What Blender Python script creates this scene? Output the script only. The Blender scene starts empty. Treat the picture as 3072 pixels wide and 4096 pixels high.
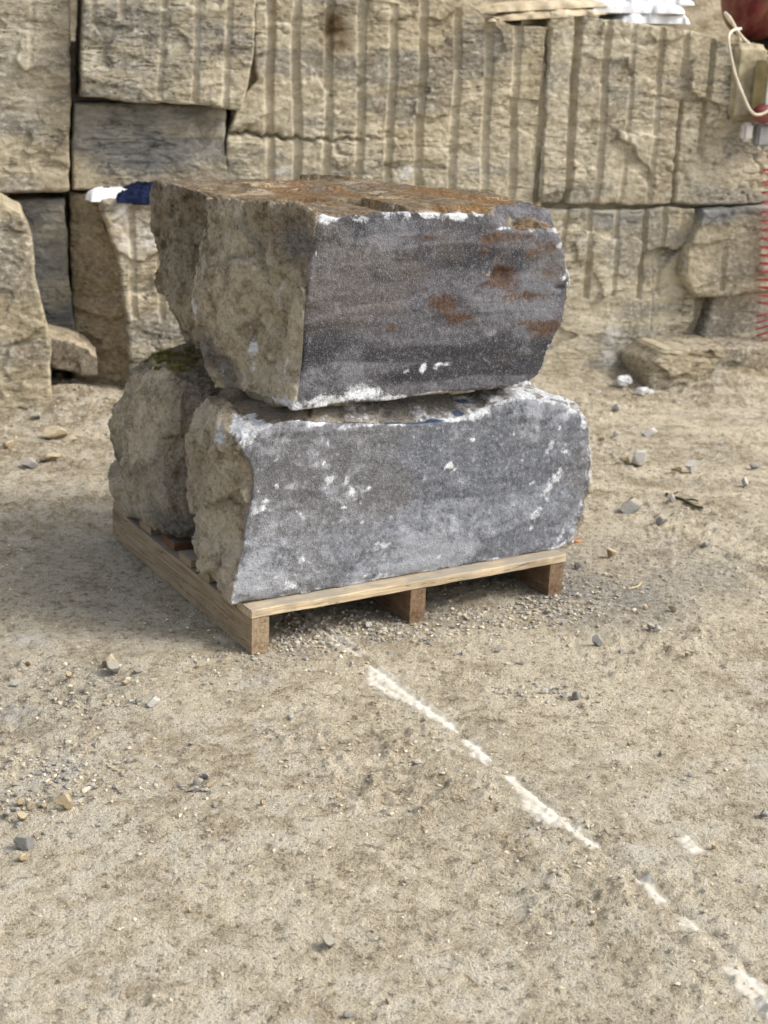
import bpy, bmesh, math, random
import numpy as np
from mathutils import Vector, Matrix, noise as mnoise

# ------------------------------------------------------------------ camera, world, sun, exposure
SC = bpy.context.scene
COL = SC.collection
random.seed(7); RNG = np.random.default_rng(7)

F_PX, PITCH, ROLL, CAM_H = 5680.0, 0.31622, 0.0407, 1.477      # measured on a 3072 x 4096 frame
FW = np.array([0, math.cos(PITCH), -math.sin(PITCH)])
_rt = np.array([1.0, 0, 0]); _up = np.cross(_rt, FW)
RT = math.cos(ROLL)*_rt + math.sin(ROLL)*_up
UP = -math.sin(ROLL)*_rt + math.cos(ROLL)*_up
CAM = np.array([0, 0, CAM_H])
cd = bpy.data.cameras.new('camera'); cam = bpy.data.objects.new('camera', cd); COL.objects.link(cam)
cam.matrix_world = Matrix(((RT[0], UP[0], -FW[0], 0), (RT[1], UP[1], -FW[1], 0), (RT[2], UP[2], -FW[2], CAM_H), (0, 0, 0, 1)))
cd.sensor_fit = 'HORIZONTAL'; cd.sensor_width = 36; cd.lens = F_PX/3072*36
cd.clip_start = 0.05; cd.clip_end = 500
cd.dof.use_dof = True; cd.dof.focus_distance = 3.0; cd.dof.aperture_fstop = 7.5
SC.camera = cam

SUN_AZ, SUN_EL = math.radians(-7), math.radians(45)     # azimuth measured from +X towards +Y
wd = bpy.data.worlds.new('World'); SC.world = wd; wd.use_nodes = True
wn = wd.node_tree; bg = wn.nodes['Background']
sky = wn.nodes.new('ShaderNodeTexSky'); sky.sky_type = 'NISHITA'; sky.sun_disc = False
sky.sun_elevation = SUN_EL; sky.sun_rotation = math.pi/2 - SUN_AZ
sky.air_density = 1.0; sky.dust_density = 4.0; sky.ozone_density = 0.6
hs = wn.nodes.new('ShaderNodeHueSaturation'); hs.inputs['Saturation'].default_value = 0.45
wn.links.new(sky.outputs[0], hs.inputs['Color']); wn.links.new(hs.outputs[0], bg.inputs[0])
bg.inputs[1].default_value = 0.15
ld = bpy.data.lights.new('sun', 'SUN'); ld.energy = 1.3; ld.angle = math.radians(17); ld.color = (1.0, 0.96, 0.90)
sun = bpy.data.objects.new('sun', ld); COL.objects.link(sun)
_sd = Vector((math.cos(SUN_EL)*math.cos(SUN_AZ), math.cos(SUN_EL)*math.sin(SUN_AZ), math.sin(SUN_EL)))
sun.rotation_euler = _sd.to_track_quat('Z', 'Y').to_euler(); sun.location = (4, -2, 5)
vs = SC.view_settings; vs.view_transform = 'Standard'; vs.look = 'None'; vs.gamma = 1; vs.use_curve_mapping = False
vs.exposure = 0.72

# ------------------------------------------------------------------ measuring helpers (frame of 1659 x 2212)
K = 3072/1659
def ray(x, y): return FW + RT*(x*K-1536)/F_PX - UP*(y*K-2048)/F_PX
def on_z(x, y, z=0.0):
    d = ray(x, y); return CAM + d*((z-CAM_H)/d[2])
def on_plane(x, y, P, n):
    d = ray(x, y); return CAM + d*(np.dot(P-CAM, n)/np.dot(d, n))

# ------------------------------------------------------------------ numpy noise
def _hash(i, j, k, s):
    h = (i.astype(np.uint32)*np.uint32(374761393)) ^ (j.astype(np.uint32)*np.uint32(668265263)) ^ (k.astype(np.uint32)*np.uint32(2147483647 & 0x7ed55d16)) ^ np.uint32(s*2654435761 & 0xffffffff)
    h = (h ^ (h >> np.uint32(13)))*np.uint32(1274126177)
    h = (h ^ (h >> np.uint32(16)))*np.uint32(2246822519)
    h ^= h >> np.uint32(15)
    return (h.astype(np.float32)/np.float32(4294967295.0))
def vnoise(P, scale=1.0, seed=0):
    """value noise in [-1,1], P is (n,3)"""
    Q = np.asarray(P, np.float64)*scale
    I = np.floor(Q); f = (Q-I).astype(np.float32); I = I.astype(np.int64)
    f = f*f*f*(f*(f*6-15)+10)
    i, j, k = I[:, 0], I[:, 1], I[:, 2]; x, y, z = f[:, 0], f[:, 1], f[:, 2]
    def c(a, b, d): return _hash(i+a, j+b, k+d, seed)
    r00 = c(0,0,0)*(1-x)+c(1,0,0)*x; r10 = c(0,1,0)*(1-x)+c(1,1,0)*x
    r01 = c(0,0,1)*(1-x)+c(1,0,1)*x; r11 = c(0,1,1)*(1-x)+c(1,1,1)*x
    return ((r00*(1-y)+r10*y)*(1-z)+(r01*(1-y)+r11*y)*z)*2-1
def fbm(P, scale, oct=4, seed=0, gain=0.5, ridged=False):
    out = np.zeros(len(P), np.float32); a = 1.0; t = 0
    for o in range(oct):
        n = vnoise(P, scale*2.03**o, seed+o*17)
        if ridged: n = 1-2*np.abs(n)
        out += a*n; t += a; a *= gain
    return out/t
def facets(P, npts, seed, tilt=0.3, step=0.01, warp=0.03):
    """fractured, faceted relief: each voronoi cell is a tilted plane"""
    r = np.random.default_rng(seed)
    lo, hi = P.min(0), P.max(0)
    C = lo + r.random((npts, 3))*(hi-lo)
    N = r.normal(size=(npts, 3)); H = r.normal(size=npts)*step
    Q = P + warp*np.stack([fbm(P, 9, 2, seed+i*5) for i in range(3)], 1)
    best = np.full(len(P), 1e9); idx = np.zeros(len(P), int)
    for k in range(npts):
        d = ((Q-C[k])**2).sum(1); m = d < best; best[m] = d[m]; idx[m] = k
    return (((Q-C[idx])*N[idx]).sum(1)*tilt + H[idx]).astype(np.float32)
def terrace(P, scale, n, seed, amp):
    """broken, stepped relief: flat plateaus with sharp risers"""
    q = fbm(P, scale, 4, seed, .55)*n; fl = np.floor(q); fr_ = q-fl
    return (amp*(fl+sstep(fr_, .80, 1.0))/n).astype(np.float32)
def sstep(x, a, b):
    t = np.clip((x-a)/(b-a), 0, 1); return t*t*(3-2*t)

# ------------------------------------------------------------------ mesh helpers
def mesh_np(name, V, F, smooth=True):
    me = bpy.data.meshes.new(name); V = np.asarray(V, np.float32); F = np.asarray(F, np.int32)
    k = F.shape[1]
    me.vertices.add(len(V)); me.vertices.foreach_set('co', V.ravel())
    me.loops.add(F.size); me.loops.foreach_set('vertex_index', F.ravel())
    me.polygons.add(len(F)); me.polygons.foreach_set('loop_start', np.arange(0, F.size, k, dtype=np.int32))
    me.update(calc_edges=True)
    me.polygons.foreach_set('use_smooth', np.full(len(F), smooth)); me.update()
    return me
def attr(me, name, arr):
    a = me.attributes.new(name, 'FLOAT', 'POINT'); a.data.foreach_set('value', np.asarray(arr, np.float32))
def obj(name, me, mat, parent=None, loc=None, rot=None):
    o = bpy.data.objects.new(name, me); COL.objects.link(o)
    if mat is not None:
        me.materials.clear(); me.materials.append(mat)
    if parent is not None: o.parent = parent
    if loc is not None: o.location = loc
    if rot is not None: o.rotation_euler = rot
    return o
def empty(name, loc=(0, 0, 0), rz=0):
    o = bpy.data.objects.new(name, None); COL.objects.link(o); o.location = loc; o.rotation_euler = (0, 0, rz)
    o.empty_display_size = 0.1
    return o
def tag(o, label=None, cat=None, group=None, kind=None):
    if label: o['label'] = label
    if cat: o['category'] = cat
    if group: o['group'] = group
    if kind: o['kind'] = kind
    return o
def grid_faces(nu, nv):
    i = np.arange(nu-1)[:, None]; j = np.arange(nv-1)[None, :]
    a = i*nv+j
    return np.stack([a, a+nv, a+nv+1, a+1], -1).reshape(-1, 4)
def resample(pts, n):
    pts = np.asarray(pts, float)
    if len(pts) == 1: return np.repeat(pts, n, 0)
    d = np.r_[0, np.cumsum(np.linalg.norm(np.diff(pts, axis=0), axis=1))]
    t = np.linspace(0, d[-1], n)
    return np.stack([np.interp(t, d, pts[:, k]) for k in range(pts.shape[1])], 1)
def bm_mesh(name, bm, smooth=False):
    me = bpy.data.meshes.new(name); bm.normal_update(); bm.to_mesh(me); bm.free()
    if smooth: me.polygons.foreach_set('use_smooth', [True]*len(me.polygons))
    return me
def voxel(V, F, size):
    """closed triangle/quad soup -> even quad skin; returns verts, faces, normals"""
    me = bpy.data.meshes.new('tmp'); me.from_pydata([tuple(v) for v in V], [], [tuple(f) for f in F]); me.update()
    bm = bmesh.new(); bm.from_mesh(me); bmesh.ops.remove_doubles(bm, verts=bm.verts, dist=1e-5)
    bmesh.ops.recalc_face_normals(bm, faces=bm.faces); bm.to_mesh(me); bm.free()
    o = bpy.data.objects.new('tmp', me); COL.objects.link(o)
    m = o.modifiers.new('r', 'REMESH'); m.mode = 'VOXEL'; m.voxel_size = size; m.adaptivity = 0
    dg = bpy.context.evaluated_depsgraph_get(); ev = o.evaluated_get(dg); em = ev.to_mesh()
    n = len(em.vertices); v = np.empty(n*3, np.float32); em.vertices.foreach_get('co', v)
    nn = np.empty(n*3, np.float32); em.vertices.foreach_get('normal', nn)
    f = np.empty(len(em.loops), np.int32); em.loops.foreach_get('vertex_index', f)
    ev.to_mesh_clear(); bpy.data.objects.remove(o); bpy.data.meshes.remove(me)
    return v.reshape(-1, 3).astype(float), f.reshape(-1, 4), nn.reshape(-1, 3).astype(float)
def vnormals(V, F):
    fn = np.cross(V[F[:, 2]]-V[F[:, 0]], V[F[:, 3]]-V[F[:, 1]])
    N = np.zeros_like(V)
    for k in range(F.shape[1]): np.add.at(N, F[:, k], fn)
    return N/(np.linalg.norm(N, axis=1, keepdims=True)+1e-12)
def smooth_field(A, F, it):
    """average a per-vertex field over quad edges"""
    E = np.concatenate([F[:, [0, 1]], F[:, [1, 2]], F[:, [2, 3]], F[:, [3, 0]]])
    n = len(A); A = A.astype(float).copy()
    cnt = np.bincount(E.ravel(), minlength=n)+1e-9
    for _ in range(it):
        S = np.zeros_like(A)
        if A.ndim == 1:
            S = np.bincount(E[:, 0], A[E[:, 1]], n)+np.bincount(E[:, 1], A[E[:, 0]], n); S /= cnt
        else:
            for k in range(A.shape[1]): S[:, k] = (np.bincount(E[:, 0], A[E[:, 1], k], n)+np.bincount(E[:, 1], A[E[:, 0], k], n))/cnt
        A = 0.5*A+0.5*S
    return A

# ------------------------------------------------------------------ material helpers
def srgb(r, g, b):
    f = lambda c: (c/255/12.92) if c/255 <= 0.04045 else ((c/255+0.055)/1.055)**2.4
    return (f(r), f(g), f(b), 1)
class NT:
    def __init__(s, name):
        s.m = bpy.data.materials.new(name); s.m.use_nodes = True; s.t = s.m.node_tree; s.n = s.t.nodes
        s.b = s.n['Principled BSDF']; s.out = s.n['Material Output']; s.b.inputs['Roughness'].default_value = 0.9
        s.b.inputs['Specular IOR Level'].default_value = 0.25
        s.tc = s.n.new('ShaderNodeTexCoord')
    def set(s, sock, v):
        if hasattr(v, 'is_output') or isinstance(v, bpy.types.NodeSocket): s.t.links.new(v, sock)
        else: sock.default_value = v
    def coord(s, scale=(1, 1, 1), which='Object', rot=(0, 0, 0), loc=(0, 0, 0)):
        mp = s.n.new('ShaderNodeMapping'); s.t.links.new(s.tc.outputs[which], mp.inputs[0])
        mp.inputs['Scale'].default_value = scale; mp.inputs['Rotation'].default_value = rot; mp.inputs['Location'].default_value = loc
        return mp.outputs[0]
    def noise(s, scale, detail=4, rough=0.55, vec=None, dist=0.0, out=0):
        nd = s.n.new('ShaderNodeTexNoise'); nd.inputs['Scale'].default_value = scale; nd.inputs['Detail'].default_value = detail
        nd.inputs['Roughness'].default_value = rough; nd.inputs['Distortion'].default_value = dist
        s.t.links.new(vec if vec is not None else s.tc.outputs['Object'], nd.inputs['Vector']); return nd.outputs[out]
    def voro(s, scale, vec=None, feat='F1', out='Distance'):
        nd = s.n.new('ShaderNodeTexVoronoi'); nd.feature = feat; nd.inputs['Scale'].default_value = scale
        s.t.links.new(vec if vec is not None else s.tc.outputs['Object'], nd.inputs['Vector']); return nd.outputs[out]
    def ramp(s, fac, a, b, c0=0.0, c1=1.0):
        nd = s.n.new('ShaderNodeMapRange'); nd.interpolation_type = 'SMOOTHSTEP'; s.set(nd.inputs[0], fac)
        for i, v in enumerate((a, b, c0, c1)): nd.inputs[i+1].default_value = v
        return nd.outputs[0]
    def mix(s, fac, a, b, mode='MIX'):
        nd = s.n.new('ShaderNodeMix'); nd.data_type = 'RGBA'; nd.blend_type = mode
        s.set(nd.inputs[0], fac); s.set(nd.inputs[6], a); s.set(nd.inputs[7], b); return nd.outputs[2]
    def math(s, op, a, b=0.0, c=0.0, clamp=False):
        nd = s.n.new('ShaderNodeMath'); nd.operation = op; nd.use_clamp = clamp
        s.set(nd.inputs[0], a); s.set(nd.inputs[1], b); s.set(nd.inputs[2], c); return nd.outputs[0]
    def attr(s, name):
        nd = s.n.new('ShaderNodeAttribute'); nd.attribute_name = name; return nd.outputs['Fac']
    def bump(s, h, strength=0.5, dist=0.01):
        nd = s.n.new('ShaderNodeBump'); nd.inputs['Strength'].default_value = strength; nd.inputs['Distance'].default_value = dist
        s.set(nd.inputs['Height'], h); s.t.links.new(nd.outputs[0], s.b.inputs['Normal'])
    def color(s, c): s.set(s.b.inputs['Base Color'], c); return s
    def objrand(s):
        nd = s.n.new('ShaderNodeObjectInfo'); return nd.outputs['Random']

def mat_ground():
    m = NT('ground_dirt')
    tone = m.attr('tone'); cl = m.attr('clod'); fine = m.noise(42, 6, 0.74); vfine = m.noise(170, 3, 0.75)
    c = m.mix(tone, srgb(182, 168, 141), srgb(208, 196, 170))
    c = m.mix(m.ramp(cl, .48, .74, 0, .7), c, srgb(220, 211, 191))
    c = m.mix(m.ramp(cl, .42, .12, 0, .35), c, srgb(146, 131, 107))
    lite = m.attr('lite')
    c = m.mix(m.math('MULTIPLY', lite, m.ramp(cl, .20, .60, .35, .95)), c, srgb(224, 211, 182))
    brown = m.attr('brown')
    c = m.mix(m.math('MULTIPLY', brown, m.ramp(cl, .30, .68, .6, .2)), c, srgb(134, 117, 90))
    c = m.mix(m.math('MULTIPLY', m.attr('track'), m.ramp(fine, .3, .55, .5, .95)), c, srgb(230, 218, 190))
    c = m.mix(m.ramp(fine, .50, .64, 0, .65), c, srgb(224, 214, 192))
    c = m.mix(m.ramp(fine, .475, .36, 0, .75), c, srgb(112, 98, 76))
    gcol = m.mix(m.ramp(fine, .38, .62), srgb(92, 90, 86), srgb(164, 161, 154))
    c = m.mix(m.math('MULTIPLY', m.attr('dust_shade'), m.ramp(tone, .1, .8, .6, 1)), c, gcol)
    c = m.mix(m.ramp(vfine, .52, .68, 0, .5), c, srgb(218, 211, 196))
    c = m.mix(m.ramp(vfine, .47, .34, 0, .55), c, srgb(96, 85, 68))
    c = m.mix(m.math('MULTIPLY', m.attr('pale'), m.ramp(fine, .4, .6, .2, .8)), c, srgb(208, 207, 203))
    m.color(c); m.b.inputs['Roughness'].default_value = 0.95
    h = m.math('ADD', m.math('MULTIPLY', fine, 1.0), m.math('MULTIPLY', vfine, 0.6))
    m.bump(h, 1.0, 0.022)
    return m.m

def mat_pebble():
    m = NT('gravel'); r = m.attr('tone'); n = m.noise(90, 4, .6)
    c = m.mix(m.ramp(r, .2, .8), srgb(156, 144, 122), srgb(198, 187, 165))
    c = m.mix(m.ramp(r, .92, .95), c, srgb(134, 132, 127))
    c = m.mix(m.ramp(n, .4, .65, 0, .4), c, srgb(215, 205, 185))
    m.color(c); return m.m

def mat_loose(name, dark, light, dust):
    m = NT(name); n = m.noise(38, 6, .65); n2 = m.noise(9, 3, .5)
    c = m.mix(m.ramp(n, .35, .65), dark, light)
    g = m.n.new('ShaderNodeNewGeometry'); sx = m.n.new('ShaderNodeSeparateXYZ'); m.t.links.new(g.outputs['Normal'], sx.inputs[0])
    up = m.math('MULTIPLY', m.ramp(sx.outputs[2], .35, .9, 0, .75), m.ramp(n2, .35, .6, .3, 1))   # dust settled on top
    c = m.mix(up, c, dust)
    m.color(c); m.bump(n, .5, .006); return m.m

def mat_wall():
    m = NT('quarry_rock')
    a, big, msk = m.attr('va'), m.attr('vb'), m.attr('vc')
    b = m.noise(8, 6, .72, m.coord((1.0, 1.0, 2.6)), .3); f = m.noise(42, 5, .74, m.coord((1, 1, 1.6)))
    c = m.mix(m.ramp(b, .36, .64), srgb(166, 156, 133), srgb(206, 197, 174))
    c = m.mix(m.ramp(big, .45, .75, 0, .5), c, srgb(198, 184, 152))
    c = m.mix(m.ramp(m.math('ADD', a, m.math('MULTIPLY', m.math('SUBTRACT', b, .5), .8)), .54, .80, 0, .75), c, m.mix(m.ramp(f, .4, .6), srgb(118, 116, 110), srgb(158, 153, 142)))   # grey beds
    c = m.mix(m.ramp(m.attr('vd'), .54, .90, 0, .45), c, m.mix(m.ramp(b, .4, .6), srgb(122, 108, 84), srgb(160, 146, 118)))   # weather stains
    c = m.mix(m.ramp(f, .53, .68, 0, .6), c, srgb(230, 222, 202))
    c = m.mix(m.ramp(f, .46, .32, 0, .75), c, srgb(112, 100, 80))
    gr = m.attr('grey'); gcol = m.mix(m.ramp(b, .35, .65), srgb(106, 107, 106), srgb(158, 156, 149))
    c = m.mix(m.math('MULTIPLY', gr, m.ramp(a, .2, .62, .6, 1)), c, gcol)
    br = m.attr('brown')
    c = m.mix(m.math('MULTIPLY', br, m.ramp(b, .3, .7, 1, .65)), c, m.mix(m.ramp(f, .35, .65), srgb(96, 77, 50), srgb(148, 124, 86)))
    c = m.mix(m.math('MULTIPLY', m.attr('groove'), .45), c, m.mix(m.ramp(b, .35, .65), srgb(204, 191, 164), srgb(228, 219, 196)))
    ck = m.noise(4.5, 6, .66, m.coord((0.8, 0.8, 6.0)), .9)                       # dark bedding cracks
    ck2 = m.math('ABSOLUTE', m.math('SUBTRACT', ck, .5))
    line = m.math('MULTIPLY', m.ramp(ck2, .014, .0, 0, .9), m.ramp(msk, .48, .66))
    line = m.math('MULTIPLY', line, m.math('SUBTRACT', 1.0, m.attr('groove')))
    c = m.mix(line, c, srgb(56, 52, 46))
    c = m.mix(m.math('MULTIPLY', m.attr('white'), m.ramp(b, .42, .58, .15, 1)), c, srgb(232, 229, 222))
    c = m.mix(m.math('MULTIPLY', m.attr('oil'), m.ramp(f, .3, .6, .75, 1)), c, srgb(92, 72, 44))
    c = m.mix(m.math('MULTIPLY', m.attr('moss'), m.ramp(f, .48, .56)), c, srgb(84, 92, 34))
    m.color(c); m.b.inputs['Roughness'].default_value = 0.92
    h = m.math('ADD', f, m.math('MULTIPLY', b, .9)); h = m.math('SUBTRACT', h, m.math('MULTIPLY', line, .6))
    m.bump(h, .8, .016)
    return m.m

def mat_stone(name, face_d, face_l, rust_amt, top_rust, haze=.5, bands=0.0, flecks=.3, tanmix=.4, speck=.5):
    """quarried block: grey split face, dusty tan broken sides, weathered bed on top, white bruised edges"""
    m = NT(name)
    fr, tp, wh, ru, dk, gy, bl, ms = [m.attr(k) for k in ('front', 'topm', 'white', 'rust', 'dark', 'greyp', 'blue', 'moss')]
    n1, mot2, band, hz, lt, lt2 = [m.attr(k) for k in ('va', 'vb', 'vc', 'vd', 've', 'vf')]
    n2 = m.noise(20, 7, .76); n3 = m.noise(95, 5, .76); n4 = m.noise(300, 2, .6)
    # tan broken sides
    c = m.mix(m.ramp(n2, .34, .64), srgb(140, 126, 104), srgb(190, 177, 152))
    c = m.mix(m.ramp(n1, .45, .65, 0, .6), c, srgb(206, 194, 170))
    c = m.mix(m.ramp(lt, .52, .64, 0, .65), c, srgb(206, 194, 170))
    c = m.mix(m.ramp(n3, .52, .70, 0, .65), c, srgb(222, 214, 198))
    c = m.mix(m.ramp(n2, .47, .30, 0, .75), c, srgb(98, 83, 63))
    c = m.mix(m.ramp(n2, .57, .68, 0, .6), c, srgb(214, 204, 184))
    c = m.mix(m.ramp(n3, .49, .30, 0, .6), c, srgb(78, 65, 48))
    c = m.mix(m.math('MULTIPLY', dk, m.ramp(n2, .3, .6, 1, .55)), c, m.mix(m.ramp(n3, .35, .65), srgb(66, 55, 42), srgb(118, 101, 79)))
    c = m.mix(m.math('MULTIPLY', gy, m.ramp(n2, .3, .55, .6, 1)), c, m.mix(m.ramp(n3, .35, .65), srgb(88, 86, 84), srgb(136, 132, 126)))
    # weathered bed on top
    t = m.mix(m.ramp(n2, .35, .65), srgb(92, 78, 60), srgb(146, 130, 104))
    t = m.mix(m.ramp(n1, .40, .58, 0, top_rust), t, m.mix(m.ramp(n3, .35, .6), srgb(92, 66, 36), srgb(136, 102, 60)))
    t = m.mix(m.ramp(m.math('ADD', lt, m.math('MULTIPLY', m.math('SUBTRACT', n3, .5), 1.0)), .60, .90, 0, .65), t, srgb(196, 180, 152))
    t = m.mix(m.ramp(hz, .50, .75, 0, .8), t, m.mix(m.ramp(n3, .35, .65), srgb(74, 66, 58), srgb(128, 120, 108)))
    t = m.mix(m.ramp(n3, .55, .70, 0, .5), t, srgb(196, 178, 148))
    t = m.mix(m.ramp(n3, .46, .30, 0, .7), t, srgb(58, 46, 32))
    c = m.mix(tp, c, t)
    # grey split face
    g = m.mix(m.ramp(n2, .28, .72), face_d, face_l)
    g = m.mix(m.ramp(n3, .40, .60, 0, .45), g, face_l)
    g = m.mix(m.ramp(band, .40, .62, bands, 0), g, tuple(x*.62 for x in face_d[:3])+(1,))
    g = m.mix(m.ramp(mot2, .46, .72, 0, tanmix), g, srgb(116, 107, 97))
    g = m.mix(m.ramp(n3, .52, .68, 0, speck), g, srgb(178, 181, 186))
    g = m.mix(m.ramp(n3, .46, .34, 0, .5), g, srgb(58, 58, 60))
    g = m.mix(m.ramp(n4, .52, .68, 0, .25), g, srgb(176, 178, 182))
    g = m.mix(m.ramp(m.math('ADD', hz, m.math('MULTIPLY', m.math('SUBTRACT', n2, .5), 1.6)), .52, .85, 0, haze), g, srgb(192, 196, 203))
    g = m.mix(m.ramp(n2, .60, .70, 0, flecks), g, srgb(214, 216, 220))
    fm = m.ramp(m.math('ADD', fr, m.math('MULTIPLY', m.math('SUBTRACT', n3, .5), .55)), .42, .58)
    c = m.mix(fm, c, g)
    rm = m.ramp(m.math('ADD', ru, m.math('ADD', m.math('MULTIPLY', m.math('SUBTRACT', n2, .5), 2.6), m.math('MULTIPLY', m.math('SUBTRACT', lt2, .5), 1.3))), .56, 1.10, 0, rust_amt)
    c = m.mix(rm, c, m.mix(m.ramp(n3, .35, .62), srgb(58, 45, 35), srgb(102, 75, 53)))
    wm = m.ramp(m.math('ADD', wh, m.math('MULTIPLY', m.math('SUBTRACT', n2, .5), 2.6)), .55, .92, 0, .92)
    c = m.mix(wm, c, m.mix(m.ramp(n3, .38, .6), srgb(186, 190, 196), srgb(236, 238, 241)))
    c = m.mix(m.ramp(m.math('ADD', bl, m.math('MULTIPLY', m.math('SUBTRACT', n2, .5), .8)), .5, .65, 0, .85), c, srgb(38, 62, 98))
    c = m.mix(m.ramp(m.math('ADD', ms, m.math('MULTIPLY', m.math('SUBTRACT', n3, .5), 1.2)), .45, .6, 0, .9), c, m.mix(n3, srgb(52, 54, 16), srgb(110, 112, 44)))
    m.color(c); m.b.inputs['Roughness'].default_value = 0.88
    rough = m.math('ADD', m.math('MULTIPLY', n3, .6), m.math('MULTIPLY', n2, .7))
    rough = m.math('ADD', m.math('MULTIPLY', rough, m.ramp(fr, .3, .7, 1.0, .5)), m.math('MULTIPLY', n4, .18))
    m.bump(rough, 1.0, .016)
    return m.m

def mat_wood(name, dark, light, dust=.3, dustc=(168, 150, 122)):
    m = NT(name); g = m.noise(14, 6, .65, m.coord((.35, 9, 9)), .6); f = m.noise(70, 5, .7, m.coord((.12, 3, 3))); d = m.noise(9, 5, .65)
    c = m.mix(m.ramp(g, .35, .65), dark, light)
    c = m.mix(m.ramp(f, .46, .30, 0, .6), c, tuple(x*.45 for x in dark[:3])+(1,))
    c = m.mix(m.ramp(d, .40, .66, 0, dust), c, srgb(*dustc))
    c = m.mix(m.ramp(m.noise(3.5, 3, .5, m.coord((1, 2, 2))), .62, .7, 0, .5), c, tuple(x*.6 for x in dark[:3])+(1,))
    ckw = m.math('ABSOLUTE', m.math('SUBTRACT', m.noise(4, 4, .6, m.coord((.5, 7, 7)), .4), .5))
    ln = m.math('MULTIPLY', m.ramp(ckw, .012, .002, 0, .85), m.ramp(d, .46, .56))                 # drying splits
    c = m.mix(ln, c, tuple(x*.25 for x in dark[:3])+(1,))
    ge = m.n.new('ShaderNodeNewGeometry'); sx = m.n.new('ShaderNodeSeparateXYZ'); m.t.links.new(ge.outputs['Normal'], sx.inputs[0])
    c = m.mix(m.math('MULTIPLY', m.ramp(sx.outputs[2], .6, .9, 0, .8), m.ramp(d, .35, .6, .4, 1)), c, srgb(150, 144, 132))   # stone dust lying on top
    m.color(c); m.b.inputs['Roughness'].default_value = .8
    m.bump(m.math('SUBTRACT', m.math('ADD', g, m.math('MULTIPLY', f, .6)), ln), .5, .004); return m.m

def mat_plain(name, c0, c1, scale=20, rough=.6, bump=.2, metallic=0, spec=.4):
    m = NT(name); n = m.noise(scale, 5, .6); m.color(m.mix(m.ramp(n, .35, .65), c0, c1)); m.b.inputs['Roughness'].default_value = rough
    m.b.inputs['Metallic'].default_value = metallic; m.b.inputs['Specular IOR Level'].default_value = spec
    if bump: m.bump(n, bump, .005)
    return m.m

def mat_scuff():
    m = NT('chalk_scuff'); n = m.noise(26, 6, .7, m.coord((1, 1, 1))); f = m.noise(150, 4, .7)
    c = m.mix(m.ramp(n, .35, .65), srgb(206, 199, 182), srgb(230, 224, 210)); m.color(c)
    cov = m.attr('cov')
    al = m.ramp(m.math('ADD', m.math('ADD', cov, m.math('MULTIPLY', m.math('SUBTRACT', n, .5), .8)), m.math('MULTIPLY', m.math('SUBTRACT', f, .5), .9)), .15, 1.25, 0, .76)
    m.set(m.b.inputs['Alpha'], al); m.bump(f, .3, .004); return m.m

M = dict(
    ground=mat_ground(), pebble=mat_pebble(), wall=mat_wall(), scuff=mat_scuff(),
    top=mat_stone('top_block_stone', srgb(62, 61, 65), srgb(104, 102, 107), .82, .8, .14, .9, .08, .4, .26),
    low=mat_stone('lower_block_stone', srgb(86, 89, 96), srgb(148, 152, 160), .4, .25, .42, .5, .5, .3),
    back=mat_stone('back_block_stone', srgb(80, 78, 78), srgb(128, 124, 120), .6, .3),
    wood=mat_wood('weathered_pallet_wood', srgb(122, 104, 82), srgb(162, 142, 116), .6),
    wood_end=mat_wood('dark_pallet_wood', srgb(90, 70, 52), srgb(128, 104, 80), .35),
    wood_new=mat_wood('pale_pine', srgb(172, 150, 118), srgb(212, 194, 162), .65, (160, 148, 128)),
    wood_red=mat_wood('reddish_board', srgb(86, 52, 36), srgb(120, 80, 58), .25),
    grey=mat_loose('grey_chip', srgb(112, 112, 111), srgb(158, 156, 152), srgb(190, 178, 152)),
    tan=mat_loose('tan_chip', srgb(130, 114, 88), srgb(178, 162, 132), srgb(206, 192, 162)),
    pale=mat_loose('pale_chip', srgb(154, 152, 146), srgb(192, 189, 182), srgb(204, 197, 182)),
    white=mat_plain('white_crumple', srgb(204, 204, 204), srgb(228, 228, 228), 30, .7, .2),
    sack=mat_plain('white_sack_plastic', srgb(200, 201, 203), srgb(224, 224, 224), 12, .5, .25),
    sackd=mat_plain('dusty_sack_plastic', srgb(168, 152, 122), srgb(200, 186, 158), 12, .7, .25),
    navy=mat_plain('navy_cloth', srgb(14, 20, 38), srgb(28, 38, 66), 60, .9, .3, 0, .1),
    clothw=mat_plain('white_cloth', srgb(222, 222, 222), srgb(240, 240, 240), 40, .9, .2, 0, .1),
    red=mat_plain('faded_red_paint', srgb(104, 28, 34), srgb(138, 82, 74), 6, .5, .1),
    cable=mat_plain('cream_cable', srgb(200, 188, 164), srgb(222, 212, 190), 20, .6, 0),
    coil=mat_plain('red_hose', srgb(170, 74, 80), srgb(200, 112, 116), 20, .4, 0),
    box=mat_plain('beige_box_plastic', srgb(138, 126, 88), srgb(164, 152, 112), 15, .6, .1),
    panel=mat_plain('white_panel_plastic', srgb(214, 214, 208), srgb(232, 232, 228), 15, .5, .05),
    black=mat_plain('black_rubber', srgb(24, 24, 26), srgb(44, 44, 46), 15, .6, .1),
    greyp=mat_plain('grey_plastic', srgb(128, 128, 128), srgb(156, 154, 152), 15, .6, .1),
    clearp=mat_plain('milky_plastic', srgb(186, 176, 170), srgb(210, 204, 200), 15, .4, .1),
    filt=mat_plain('cigarette_filter', srgb(204, 122, 66), srgb(222, 146, 92), 60, .9, .1),
    straw=mat_plain('dry_straw', srgb(196, 176, 120), srgb(220, 204, 152), 60, .9, .1),
    twig=mat_plain('dark_twig', srgb(58, 56, 34), srgb(92, 86, 54), 60, .9, .3),
    mossm=mat_plain('moss', srgb(78, 80, 30), srgb(132, 132, 62), 60, .95, .3, 0, .1),
)

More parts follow.
